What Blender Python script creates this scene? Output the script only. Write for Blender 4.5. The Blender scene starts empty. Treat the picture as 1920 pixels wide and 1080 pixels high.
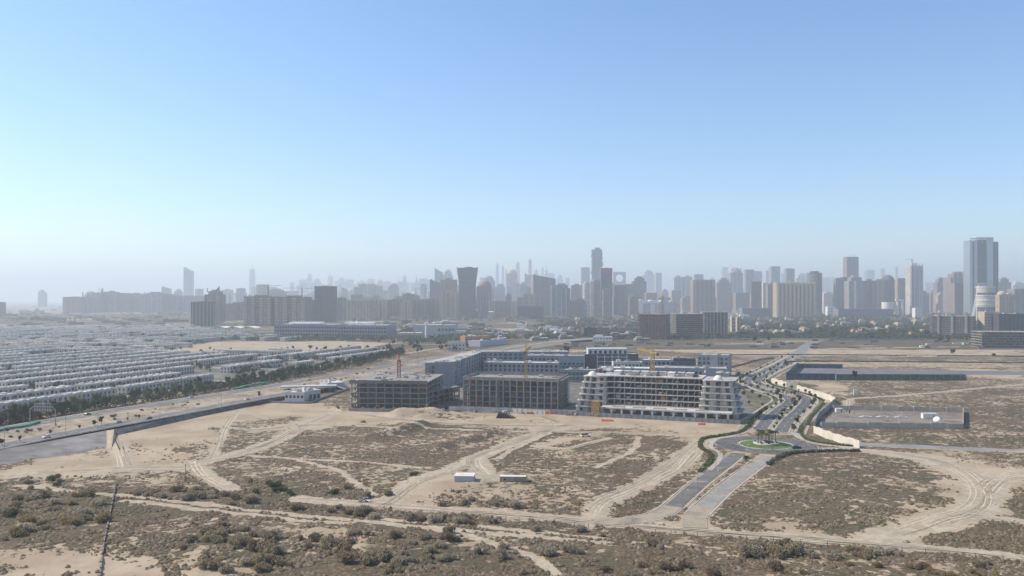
import bpy, math, random
import numpy as np
from mathutils import Vector, Matrix

C = bpy.context.scene.collection
SC = bpy.context.scene
R = math.radians
rnd = random.Random(7)

# ------------------------------------------------------------------ camera, sky, sun, exposure
F = 1490.0      # focal length in photo pixels
CAMH = 80.0
HZ = 560.0      # horizon row
cam = bpy.data.cameras.new("camera")
cam.sensor_width = 36.0
cam.lens = 36.0 * F / 1920.0
cam.shift_y = 20.0 / 1920.0
cam.clip_start = 1.0
cam.clip_end = 60000.0
camo = bpy.data.objects.new("camera", cam)
C.objects.link(camo)
camo.location = (0, 0, CAMH)
camo.rotation_euler = (R(90), 0, 0)
SC.camera = camo

SUN_EL, SUN_AZ = 43.0, -78.0          # azimuth from the view direction (+Y), negative = to the left
w = bpy.data.worlds.new("World")
SC.world = w
w.use_nodes = True
nt = w.node_tree
sky = nt.nodes.new("ShaderNodeTexSky")
sky.sky_type = 'NISHITA'
sky.sun_disc = False
sky.sun_elevation = R(SUN_EL)
sky.sun_rotation = R(SUN_AZ)
sky.altitude = 0
sky.air_density = 1.0
sky.dust_density = 0.3
sky.ozone_density = 3.6
bg = nt.nodes["Background"]
bg.inputs["Strength"].default_value = 0.148
hs = nt.nodes.new("ShaderNodeHueSaturation")
hs.inputs["Saturation"].default_value = 1.12
nt.links.new(sky.outputs["Color"], hs.inputs["Color"])
nt.links.new(hs.outputs["Color"], bg.inputs["Color"])

sl = bpy.data.lights.new("sun", 'SUN')
sl.energy = 4.2
sl.angle = R(0.53)
sl.color = (1.0, 0.92, 0.80)
so = bpy.data.objects.new("sun", sl)
C.objects.link(so)
sd = Vector((math.sin(R(SUN_AZ)) * math.cos(R(SUN_EL)), math.cos(R(SUN_AZ)) * math.cos(R(SUN_EL)), math.sin(R(SUN_EL))))
so.rotation_euler = (-sd).to_track_quat('-Z', 'Y').to_euler()
so.location = (0, 0, 900)

SC.view_settings.view_transform = 'Standard'
SC.view_settings.look = 'None'
SC.view_settings.gamma = 1
SC.view_settings.exposure = 0.35
SC.cycles.use_denoising = True
SC.cycles.max_bounces = 6
SC.cycles.volume_bounces = 1
SC.cycles.use_adaptive_sampling = True
SC.cycles.adaptive_threshold = 0.015

# ------------------------------------------------------------------ helpers
def G(px, py, z=0.0):
    d = (CAMH - z) * F / (py - HZ)
    return Vector(((px - 960.0) / F * d, d, z))

def dist(py): return CAMH * F / (py - HZ)

class MB:
    def __init__(s): s.v = []; s.f = []; s.m = []
    def add(s, vs, fs, mi=0):
        b = len(s.v); s.v.extend([tuple(p) for p in vs])
        for f in fs: s.f.append(tuple(b + i for i in f)); s.m.append(mi)
        return s
    def box(s, x0, x1, y0, y1, z0, z1, mi=0):
        vs = [(x0,y0,z0),(x1,y0,z0),(x1,y1,z0),(x0,y1,z0),(x0,y0,z1),(x1,y0,z1),(x1,y1,z1),(x0,y1,z1)]
        return s.add(vs, [(0,3,2,1),(4,5,6,7),(0,1,5,4),(1,2,6,5),(2,3,7,6),(3,0,4,7)], mi)
    def prism(s, pts, z0, z1, mi=0, top=None):
        n = len(pts); tp = top or pts
        vs = [(p[0],p[1],z0) for p in pts] + [(p[0],p[1],z1) for p in tp]
        a = sum(pts[i][0]*pts[(i+1)%n][1]-pts[(i+1)%n][0]*pts[i][1] for i in range(n))
        fs = [(i,(i+1)%n,n+(i+1)%n,n+i) for i in range(n)]
        fs += [tuple(range(n-1,-1,-1)), tuple(range(n,2*n))]
        if a < 0: fs = [tuple(reversed(f)) for f in fs]
        return s.add(vs, fs, mi)
    def disc(s, cx, cy, r, z0, z1, n=20, mi=0, r2=None, sy=1.0):
        c = [(cx+r*math.cos(2*math.pi*i/n), cy+r*sy*math.sin(2*math.pi*i/n)) for i in range(n)]
        rr = r if r2 is None else r2
        t = [(cx+rr*math.cos(2*math.pi*i/n), cy+rr*sy*math.sin(2*math.pi*i/n)) for i in range(n)]
        return s.prism(c, z0, z1, mi, t)
    def beam(s, a, b, t, mi=0):
        a = Vector(a); b = Vector(b); d = (b-a).normalized()
        u = d.cross(Vector((0,0,1)) if abs(d.z) < 0.9 else Vector((1,0,0))).normalized() * t/2
        w_ = d.cross(u).normalized() * t/2
        vs = [a-u-w_, a+u-w_, a+u+w_, a-u+w_, b-u-w_, b+u-w_, b+u+w_, b-u+w_]
        return s.add(vs, [(0,3,2,1),(4,5,6,7),(0,1,5,4),(1,2,6,5),(2,3,7,6),(3,0,4,7)], mi)
    def dome(s, cx, cy, z, r, h, mi=0, n=16, k=6):
        vs = []; fs = []
        for j in range(k):
            a = j/k*math.pi/2
            for i in range(n):
                vs.append((cx+r*math.cos(a)*math.cos(2*math.pi*i/n), cy+r*math.cos(a)*math.sin(2*math.pi*i/n), z+h*math.sin(a)))
        vs.append((cx,cy,z+h))
        for j in range(k-1):
            for i in range(n):
                fs.append((j*n+i, j*n+(i+1)%n, (j+1)*n+(i+1)%n, (j+1)*n+i))
        for i in range(n): fs.append(((k-1)*n+i, (k-1)*n+(i+1)%n, k*n))
        return s.add(vs, fs, mi)
    def mesh(s, name, mats):
        me = bpy.data.meshes.new(name)
        me.from_pydata(s.v, [], s.f)
        mats = mats if isinstance(mats, (list, tuple)) else [mats]
        for m in mats: me.materials.append(m)
        if len(mats) > 1: me.polygons.foreach_set("material_index", s.m)
        me.update()
        return me
    def build(s, name, mats, parent=None, loc=None, rz=0, smooth=False):
        me = s.mesh(name, mats)
        if smooth: me.polygons.foreach_set("use_smooth", [True]*len(me.polygons))
        return link(name, me, parent, loc, rz)

def link(name, me, parent=None, loc=None, rz=0):
    o = bpy.data.objects.new(name, me); C.objects.link(o)
    if parent is not None: o.parent = parent
    if loc is not None: o.location = loc
    if rz: o.rotation_euler.z = rz
    return o

def tag(o, label=None, cat=None, group=None, kind=None):
    if label: o["label"] = label
    if cat: o["category"] = cat
    if group: o["group"] = group
    if kind: o["kind"] = kind
    return o

def empty(name, loc, rz, label, cat, group=None):
    o = bpy.data.objects.new(name, None); C.objects.link(o)
    o.empty_display_size = 1
    o.location = loc; o.rotation_euler.z = rz
    return tag(o, label, cat, group)

def copy_tree(o, parent=None):
    c = o.copy(); C.objects.link(c)
    if parent is not None: c.parent = parent
    for ch in list(o.children): copy_tree(ch, c)
    return c

def stru(name, mb, mats, **k):
    return tag(mb.build(name, mats, **k), kind="structure")

# ------------------------------------------------------------------ materials
MATS = {}
def new_mat(name):
    m = bpy.data.materials.new(name); m.use_nodes = True
    t = m.node_tree; b = t.nodes["Principled BSDF"]
    return m, t, b

def nd(t, typ, **k):
    n = t.nodes.new(typ)
    for a, v in k.items(): setattr(n, a, v)
    return n

def math_n(t, op, a, b=None, c=None):
    n = nd(t, "ShaderNodeMath", operation=op)
    for i, v in enumerate((a, b, c)):
        if v is None: continue
        if isinstance(v, (int, float)): n.inputs[i].default_value = v
        else: t.links.new(v, n.inputs[i])
    return n.outputs[0]

def mix(t, fac, a, b):
    n = nd(t, "ShaderNodeMix", data_type='RGBA')
    for s_, v in ((n.inputs[0], fac), (n.inputs[6], a), (n.inputs[7], b)):
        if isinstance(v, (int, float)): s_.default_value = v
        elif isinstance(v, tuple): s_.default_value = (*v, 1)
        else: t.links.new(v, s_)
    return n.outputs[2]

def noise(t, vec, scale, detail=3, rough=0.55, dist_=0.0):
    n = nd(t, "ShaderNodeTexNoise")
    n.inputs["Scale"].default_value = scale; n.inputs["Detail"].default_value = detail
    n.inputs["Roughness"].default_value = rough; n.inputs["Distortion"].default_value = dist_
    if vec is not None: t.links.new(vec, n.inputs["Vector"])
    return n.outputs["Fac"]

def ramp(t, fac, lo, hi, a=0.0, b=1.0, smooth=True):
    n = nd(t, "ShaderNodeMapRange")
    n.interpolation_type = 'SMOOTHSTEP' if smooth else 'LINEAR'
    t.links.new(fac, n.inputs[0])
    for i, v in ((1, lo), (2, hi), (3, a), (4, b)):
        if isinstance(v, (int, float)): n.inputs[i].default_value = v
        else: t.links.new(v, n.inputs[i])
    return n.outputs[0]

def flat(name, col, rough=0.8, var=0.18, scale=0.6, metal=0.0, stain=0.0, drift=0.0):
    """painted / mineral surface with uneven wear"""
    if name in MATS: return MATS[name]
    col = (col[0]*1.05, col[1]*0.985, col[2]*0.90)
    m, t, b = new_mat(name)
    g = nd(t, "ShaderNodeNewGeometry")
    n1 = noise(t, g.outputs["Position"], scale, 4)
    n2 = noise(t, g.outputs["Position"], scale*0.12, 2)
    f = math_n(t, 'ADD', math_n(t, 'MULTIPLY', n1, 0.6), math_n(t, 'MULTIPLY', n2, 0.4))
    f = ramp(t, f, 0.36, 0.64)
    hi = tuple(min(1, c*(1+var)) for c in col); lo = tuple(c*(1-var) for c in col)
    c = mix(t, f, lo, hi)
    if stain:
        sp = nd(t, "ShaderNodeMapping"); sp.inputs["Scale"].default_value = (1.2, 1.2, 0.12)
        t.links.new(g.outputs["Position"], sp.inputs[0])
        s = ramp(t, noise(t, sp.outputs[0], 1.0, 3), 0.5, 0.75, 0, stain)
        c = mix(t, s, c, tuple(x*0.45 for x in col))
    if drift:   # wind blown sand lying on the surface
        dn = math_n(t, 'ADD', math_n(t, 'MULTIPLY', noise(t, g.outputs["Position"], 0.09, 4, 0.6, 0.6), 0.7), math_n(t, 'MULTIPLY', noise(t, g.outputs["Position"], 0.9, 2), 0.3))
        c = mix(t, ramp(t, dn, 0.66-drift*0.3, 0.74-drift*0.2, 0, 0.85), c, (0.40,0.32,0.22))
    t.links.new(c, b.inputs["Base Color"])
    b.inputs["Roughness"].default_value = rough; b.inputs["Metallic"].default_value = metal
    MATS[name] = m
    return m

def facade(wall, glass, bay=6.0, floor=3.4, fx=0.55, fz=0.55, roof=(0.33,0.31,0.28), big=0, rough=0.35):
    wall = (wall[0]*1.06, wall[1]*0.985, wall[2]*0.88); glass = (glass[0]*1.05, glass[1], glass[2]*0.9)
    """window grid laid out in the building's own coordinates"""
    key = ("fac", wall, glass, bay, floor, fx, fz, big)
    if key in MATS: return MATS[key]
    m, t, b = new_mat("facade")
    tc = nd(t, "ShaderNodeTexCoord"); sp = nd(t, "ShaderNodeSeparateXYZ")
    t.links.new(tc.outputs["Object"], sp.inputs[0])
    u = math_n(t, 'ADD', sp.outputs[0], sp.outputs[1])
    ur = math_n(t, 'DIVIDE', u, bay); zr = math_n(t, 'DIVIDE', sp.outputs[2], floor)
    fu = math_n(t, 'FRACT', ur); fv = math_n(t, 'FRACT', zr)
    mu = math_n(t, 'LESS_THAN', fu, fx); mv = math_n(t, 'LESS_THAN', fv, fz)
    mk = math_n(t, 'MULTIPLY', mu, mv)
    if big:   # broad vertical piers between groups of bays
        fb = math_n(t, 'FRACT', math_n(t, 'DIVIDE', u, bay*big))
        mk = math_n(t, 'MULTIPLY', mk, math_n(t, 'LESS_THAN', fb, 0.72))
    cell = nd(t, "ShaderNodeCombineXYZ")
    t.links.new(math_n(t, 'FLOOR', ur), cell.inputs[0]); t.links.new(math_n(t, 'FLOOR', zr), cell.inputs[1])
    wn = nd(t, "ShaderNodeTexWhiteNoise"); wn.noise_dimensions = '2D'
    t.links.new(cell.outputs[0], wn.inputs["Vector"])
    gcol = mix(t, math_n(t, 'MULTIPLY', wn.outputs["Value"], 0.8), glass, tuple(min(1, c*1.8+0.008) for c in glass))
    n2 = noise(t, tc.outputs["Object"], 0.05, 3)
    wcol = mix(t, ramp(t, n2, 0.35, 0.65), tuple(c*0.85 for c in wall), tuple(min(1, c*1.1) for c in wall))
    col = mix(t, mk, wcol, gcol)
    ge = nd(t, "ShaderNodeNewGeometry"); sn = nd(t, "ShaderNodeSeparateXYZ")
    t.links.new(ge.outputs["Normal"], sn.inputs[0])
    up = math_n(t, 'GREATER_THAN', sn.outputs[2], 0.6)
    rn = noise(t, tc.outputs["Object"], 0.3, 3)
    rcol = mix(t, ramp(t, rn, 0.4, 0.6), tuple(c*0.75 for c in roof), tuple(c*1.2 for c in roof))
    col = mix(t, up, col, rcol)
    t.links.new(col, b.inputs["Base Color"])
    rg = math_n(t, 'SUBTRACT', 0.85, math_n(t, 'MULTIPLY', mk, 0.85-rough))
    t.links.new(rg, b.inputs["Roughness"])
    MATS[key] = m
    return m

def foliage(name, a, b_, rough=0.75):
    if name in MATS: return MATS[name]
    m, t, b = new_mat(name)
    g = nd(t, "ShaderNodeNewGeometry"); oi = nd(t, "ShaderNodeObjectInfo")
    n1 = noise(t, g.outputs["Position"], 1.1, 3)
    f = math_n(t, 'ADD', math_n(t, 'MULTIPLY', n1, 0.9), math_n(t, 'MULTIPLY', oi.outputs["Random"], 0.45))
    c = mix(t, ramp(t, f, 0.38, 0.95), a, b_)
    t.links.new(c, b.inputs["Base Color"])
    b.inputs["Roughness"].default_value = rough
    b.inputs["Specular IOR Level"].default_value = 0.15
    tr = nd(t, "ShaderNodeBsdfTranslucent"); mx = nd(t, "ShaderNodeMixShader"); mx.inputs[0].default_value = 0.5
    t.links.new(c, tr.inputs[0]); t.links.new(b.outputs[0], mx.inputs[1]); t.links.new(tr.outputs[0], mx.inputs[2])
    t.links.new(mx.outputs[0], [n for n in t.nodes if n.type == 'OUTPUT_MATERIAL'][0].inputs[0])
    MATS[name] = m
    return m

CONC = flat("concrete", (0.28,0.27,0.255), 0.9, 0.2, 0.5, stain=0.35)
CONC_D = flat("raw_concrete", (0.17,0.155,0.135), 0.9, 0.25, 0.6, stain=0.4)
CONC_L = flat("pale_concrete", (0.50,0.49,0.475), 0.85, 0.18, 0.5, stain=0.3)
WHITE = flat("white_paint", (0.74,0.73,0.70), 0.7, 0.08, 0.6, stain=0.15)
GREYW = flat("grey_render", (0.23,0.24,0.27), 0.8, 0.12, 0.4, stain=0.15)
GREYD = flat("dark_cladding", (0.07,0.075,0.095), 0.55, 0.2, 0.4)
ROOFM = flat("flat_roof", (0.38,0.37,0.35), 0.9, 0.25, 0.25)
ROOFW = flat("white_roof", (0.62,0.61,0.58), 0.85, 0.15, 0.3)
GLASS = flat("window_glass", (0.035,0.05,0.065), 0.12, 0.3, 0.3)
TEAL = flat("teal_glass", (0.07,0.13,0.15), 0.15, 0.3, 0.3)
STEEL = flat("galvanised_steel", (0.33,0.34,0.35), 0.45, 0.1, 1.0, metal=0.6)
YEL = flat("yellow_paint", (0.42,0.29,0.09), 0.6, 0.2, 1.0)
RED = flat("red_paint", (0.36,0.07,0.05), 0.6, 0.2, 1.0)
ORANGE = flat("orange_plastic", (0.75,0.13,0.04), 0.6, 0.15, 1.0)
BLACK = flat("black_rubber", (0.02,0.02,0.02), 0.8, 0.2, 1.0)
TIMBER = flat("formwork_ply", (0.50,0.33,0.13), 0.8, 0.25, 0.8)
BARK = flat("bark", (0.13,0.10,0.075), 0.95, 0.25, 2.0)
SANDM = flat("sand_mound", (0.44,0.345,0.25), 0.95, 0.15, 0.15)
KERB = flat("kerb_stone", (0.50,0.47,0.42), 0.85, 0.15, 0.5)
PAVE = flat("paving", (0.40,0.37,0.32), 0.9, 0.15, 0.5)
ASPH = flat("asphalt", (0.115,0.112,0.11), 0.9, 0.25, 0.12, drift=0.22)
ASPHL = flat("worn_asphalt", (0.21,0.205,0.20), 0.9, 0.22, 0.10, drift=0.35)
GRAVEL = flat("grey_gravel", (0.21,0.20,0.19), 0.95, 0.3, 0.12, stain=.2)
SLOPED = flat("dark_gravel", (0.13,0.125,0.12), 0.95, 0.3, 0.2)
LINE = flat("line_paint", (0.72,0.72,0.70), 0.7, 0.12, 0.5)
GRASS = flat("lawn_grass", (0.085,0.14,0.03), 0.9, 0.3, 0.4)
NETG = flat("green_netting", (0.07,0.13,0.08), 0.8, 0.3, 0.3)
NETB = flat("blue_netting", (0.045,0.085,0.12), 0.8, 0.3, 0.2)
LILAC = flat("court_surface", (0.15,0.15,0.165), 0.9, 0.2, 0.1, drift=.2)
BRICKR = flat("terracotta_block", (0.30,0.15,0.10), 0.9, 0.3, 0.4)
BEIGE = flat("beige_render", (0.45,0.39,0.30), 0.85, 0.15, 0.4, stain=0.2)
CANV = flat("white_canopy", (0.80,0.80,0.80), 0.6, 0.05, 0.3)

F_OLIVE = foliage("olive_leaves", (0.25,0.195,0.12), (0.41,0.335,0.215))
F_GREY = foliage("grey_brush", (0.30,0.245,0.17), (0.50,0.42,0.30))
F_GOLD = foliage("dry_gold_brush", (0.25,0.18,0.085), (0.42,0.31,0.16))
F_GREEN = foliage("green_leaves", (0.075,0.10,0.035), (0.17,0.19,0.075))
F_DARK = foliage("dark_green_leaves", (0.045,0.06,0.032), (0.11,0.125,0.065))
F_BROWN = foliage("brown_scrub", (0.18,0.13,0.08), (0.33,0.25,0.16))

# ------------------------------------------------------------------ noise and terrain fields (world metres)
_rs = np.random.RandomState(3)
_perm = _rs.rand(256, 256)
def vnoise(x, y, s):
    x = np.asarray(x, float)/s; y = np.asarray(y, float)/s
    xi = np.floor(x).astype(int); yi = np.floor(y).astype(int)
    fx = x-xi; fy = y-yi
    fx = fx*fx*(3-2*fx); fy = fy*fy*(3-2*fy)
    g = lambda a, b: _perm[a & 255, b & 255]
    return (g(xi,yi)*(1-fx)+g(xi+1,yi)*fx)*(1-fy)+(g(xi,yi+1)*(1-fx)+g(xi+1,yi+1)*fx)*fy
def fnoise(x, y, s): return 0.5*vnoise(x,y,s)+0.3*vnoise(x+91,y+17,s*0.47)+0.2*vnoise(x+7,y+53,s*0.21)

def inpoly(x, y, poly):
    r = np.zeros(x.shape, bool); n = len(poly); j = n-1
    for i in range(n):
        xi, yi = poly[i][0], poly[i][1]; xj, yj = poly[j][0], poly[j][1]
        if yi != yj:
            r ^= ((yi > y) != (yj > y)) & (x < (xj-xi)*(y-yi)/(yj-yi)+xi)
        j = i
    return r
def pdist(x, y, pts):
    d = np.full(x.shape, 1e9)
    for a, b in zip(pts[:-1], pts[1:]):
        ax, ay = a[0], a[1]; dx, dy = b[0]-ax, b[1]-ay
        L = dx*dx+dy*dy+1e-9
        t = np.clip(((x-ax)*dx+(y-ay)*dy)/L, 0, 1)
        d = np.minimum(d, np.hypot(x-ax-t*dx, y-ay-t*dy))
    return d
def W(pts): return [G(*p)[:2] for p in pts]

# (outline seen on the ground, scrub density, green tint)
ZONES = [
 ([(0,884),(200,838),(213,806),(420,765),(560,752),(655,766),(600,790),(480,785),(400,802),(420,840),(370,872),(250,885),(235,902),(80,900),(0,907)], .05, 0),
 ([(225,825),(280,822),(287,855),(235,870)], .42, .4), ([(170,838),(210,830),(216,866),(168,858)], .5, .8),
 ([(365,808),(470,788),(560,777),(570,786),(480,801),(375,812)], .52, .5), ([(378,830),(480,803),(548,797),(505,837),(420,852)], .58, .2),
 ([(318,842),(350,830),(388,845),(350,855)], .75, .3), ([(353,857),(390,848),(397,857),(360,861)], .85, .6),
 ([(240,872),(290,855),(332,862),(300,882)], .3, 0), ([(85,875),(200,860),(212,868),(120,887)], .26, .1),
 ([(140,893),(250,885),(250,902),(160,902)], .5, .2),
 ([(560,752),(590,768),(1065,770),(1400,790),(1440,800),(1330,832),(1250,812),(1140,800),(1000,806),(930,803),(760,790),(640,797),(560,812),(500,800),(600,786)], .04, 0),
 ([(1138,801),(1200,793),(1312,806),(1260,815),(1170,812)], .45, .1),
 ([(770,776),(930,777),(900,792),(790,790)], .42, .5), ([(920,785),(1000,783),(1062,795),(1010,801)], .4, .1),
 ([(830,798),(930,799),(1012,806),(960,809)], .8, .5), ([(1078,803),(1098,801),(1102,806),(1082,807)], .8, .3),
 ([(1000,815),(1140,813),(1120,830),(1060,838),(990,838)], .12, 0), ([(1060,838),(1090,826),(1130,817),(1143,822),(1100,842),(1070,844)], .95, .3),
 ([(930,850),(1000,815),(1065,806),(1068,812),(1000,835),(940,875)], .9, .5),
 ([(690,952),(790,905),(850,888),(925,895),(885,925),(800,948)], .06, 0),
 ([(880,920),(1090,915),(1080,965),(880,955)], .45, .2),
 ([(1615,845),(1760,856),(1920,875),(1920,918),(1855,925),(1842,972),(1760,990),(1680,1012),(1600,1008),(1700,970),(1775,935),(1765,880),(1690,857)], .04, 0),
 ([(1770,862),(1920,872),(1920,880),(1800,874)], .5, .4),
 ([(1440,988),(1490,960),(1505,1000),(1450,1006)], .12, 0),
 ([(1330,960),(1640,855),(1750,880),(1765,935),(1620,1000),(1380,995)], .66, .35), ([(1440,988),(1490,962),(1505,1000),(1450,1006)], .15, 0),
 ([(1500,712),(1620,722),(1660,735),(1560,742)], .2, 0), ([(1580,716),(1920,728),(1920,762),(1620,765),(1580,745)], .62, .1),
 ([(1540,803),(1920,806),(1920,838),(1620,828)], .66, .25),
 ([(1370,655),(1920,655),(1920,668),(1370,668)], .3, .3), ([(1500,678),(1920,680),(1920,690),(1500,688)], .42, .5),
 ([(1480,640),(1920,642),(1920,654),(1470,652)], .06, .1), ([(1000,646),(1370,640),(1470,646),(1370,664),(1190,655),(1050,660)], .26, .3),
 ([(1800,692),(1920,694),(1920,712),(1800,704)], .2, 0),
 ([(330,655),(400,641),(640,640),(730,643),(690,653),(560,661),(330,663)], .0, 0),
 ([(0,1032),(180,1028),(260,1050),(300,1072),(420,1052),(500,1080),(480,1100),(0,1100)], .12, 0),
 ([(480,990),(640,998),(770,1035),(600,1030)], .16, 0), ([(890,1012),(975,1012),(965,1030),(900,1035)], .08, 0),
 ([(1240,1008),(1500,1036),(1720,1060),(1500,1056),(1290,1030)], .3, 0), ([(1700,1045),(1920,1058),(1920,1085),(1700,1070)], .4, .2),
 ([(430,905),(660,915),(640,940),(480,935)], .8, 1.0), ([(0,930),(200,930),(200,1020),(0,1020)], .85, .45),
]
# dirt tracks: points seen on the ground, width in metres
TRACKS = [
 ([(213,812),(222,840),(232,870),(240,886)], 6), ([(632,772),(590,788),(560,805),(520,826),(440,853),(390,866),(350,882)], 8),
 ([(365,866),(380,892),(432,922)], 6), ([(0,895),(120,893),(250,884),(350,880),(390,866)], 8),
 ([(655,772),(760,787),(930,797),(1060,797)], 6), ([(1180,800),(1060,797),(1000,817),(940,840),(890,862),(903,888),(918,902)], 9),
 ([(1060,797),(1010,780),(940,772)], 6), ([(890,864),(830,890),(770,915),(725,938),(700,950)], 8),
 ([(560,935),(640,941),(800,952),(900,960),(1050,972),(1200,986),(1400,1001),(1600,1016),(1780,1031),(1920,1047),(2050,1060)], 7),
 ([(30,918),(230,933),(450,958),(700,983),(950,1007),(1140,1022)], 2.6), ([(230,943),(450,968),(640,988)], 2.0), ([(700,975),(900,990),(1130,1013)], 2.0),
 ([(1280,985),(1225,976),(1190,976)],4), ([(1105,982),(1120,952),(1190,917),(1255,882),(1288,852),(1320,826)], 8), ([(1190,920),(1262,890),(1300,862),(1318,836)], 3.5),
 ([(418,852),(560,862),(700,871),(800,881)], 1.6), ([(470,810),(560,798),(640,797)], 3), ([(1592,748),(1700,741),(1920,720)], 4), ([(1592,748),(1588,775)], 4),
 ([(1640,848),(1740,862),(1815,890),(1845,925),(1830,965),(1740,990),(1640,1012)], 12), ([(1920,895),(1870,905),(1838,935)], 10),
 ([(1820,975),(1920,985)], 6), ([(930,808),(1150,811),(1320,818)], 3), ([(460,756),(430,790),(410,830),(395,862)], 3.2), ([(400,800),(470,806),(545,797)], 3), ([(640,797),(700,800),(900,806)], 2.5), ([(1020,815),(960,845),(935,862)], 2), ([(1140,822),(1060,842),(1000,836)], 3), ([(560,865),(640,890),(700,930)], 1.8), ([(1200,820),(1180,850),(1120,880)], 1.8), ([(1540,745),(1600,775),(1640,765)], 2.5), ([(720,985),(880,1010),(1000,1050),(1040,1085)], 2.5), ([(1400,668),(1500,655),(1920,648)], 8),
]
ROADS = [ # for keeping scrub off
 ([(1385,850),(1360,870),(1320,900),(1290,925),(1262,950),(1230,967),(1180,976),(1120,979)], 6),
 ([(1440,855),(1400,885),(1360,915),(1322,950),(1308,964),(1303,976),(1306,984)], 6),
 ([(1425,806),(1442,785),(1465,766),(1482,752),(1470,742),(1440,734),(1408,722),(1402,713),(1425,700),(1455,685),(1490,666)], 12),
 ([(1463,812),(1478,790),(1503,765),(1513,750),(1500,740),(1465,730),(1428,721),(1420,713),(1440,700),(1470,686),(1488,676)], 12),
 ([(1480,843),(1612,843)], 7), ([(1612,833),(1920,847),(2100,855)], 6),
]
ZW = [(W(z[0]), z[1], z[2]) for z in ZONES]
TW = [(W(p), wd) for p, wd in TRACKS]
RW = [(W(p), wd) for p, wd in ROADS]
RB = G(1436, 834)

def cover(x, y):
    wx = x + (fnoise(x, y, 14.0)-0.5)*18*np.clip(y/400,0.5,3); wy = y + (fnoise(x+300, y+40, 14.0)-0.5)*20*np.clip(y/400,0.5,3)
    near = y < 330
    d = np.where(near, 0.72, 0.64)
    d = d + (fnoise(x, y, 45.0)-0.5)*0.5
    gr = np.clip((fnoise(x+500, y, 60.0)-0.45)*1.6, 0, 1)*np.where(near, .8, .6)
    for poly, dens, g in ZW:
        m = np.zeros(x.shape)
        for jx, jy in ((0,0),(6,3),(-5,5),(-3,-8),(5,-5),(2,10)): m += inpoly(wx+jx, wy+jy, poly)/6.0
        d = d*(1-m) + m*(dens + (fnoise(x, y, 20.0)-0.5)*0.5*dens)
        gr = gr*(1-m)+m*g
    far = y > 1250
    d = np.where(far, np.clip(1.0+(fnoise(x, y, 260.0)-0.5)*1.9, 0.1, 1), d)
    gr = np.where(far, 0.5, gr)
    poly = W([(330,655),(400,641),(640,640),(730,643),(690,653),(560,661),(330,663)])
    fm = inpoly(x, y, poly); d = np.where(fm, 0, d)
    tr = np.zeros(x.shape)
    for pts, wd in TW:
        dd = pdist(wx*0.25+x*0.75, wy*0.25+y*0.75, pts)
        k = np.clip(1.0-(dd-wd*0.42)/(wd*0.35+0.8), 0, 1)
        tr = np.maximum(tr, k)
    d = d*(1-tr)
    for pts, wd in RW:
        dd = pdist(x, y, pts); d = d*np.clip((dd-wd*0.5)/3.0, 0, 1)
    return np.clip(d, 0, 1), gr, tr

RIDGES = [ # spoil heaps: two ends, half width, height
 ((G(700,822), G(790,798)), 7, 3.4), ((G(820,842), G(930,812)), 6, 2.6), ((G(752,778), G(812,776)), 9, 4.5), ((G(792,783), G(860,779)), 7, 2.2),
 ((G(628,768), G(640,770)), 3, 2.5), ((G(950,792), G(985,790)), 3, 1.2),
]
def height(x, y):
    h = np.zeros(np.shape(x))
    for (a, b), wd, hh in RIDGES:
        dd = pdist(x, y, [a[:2], b[:2]])
        h = np.maximum(h, hh*np.exp(-(dd/wd)**2*1.2)*(0.7+0.6*fnoise(x, y, 9.0)))
    tr = np.full(np.shape(x), 1e9)
    for pts, wd in TW[8:9]+RW[:2]: tr = np.minimum(tr, pdist(x, y, pts))
    k = np.clip((tr-8)/25, 0, 1)*np.clip((420-y)/60, 0, 1)
    return h + k*(fnoise(x, y, 38.0))*2.2 + k*(fnoise(x, y, 9.0))*0.5

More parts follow.
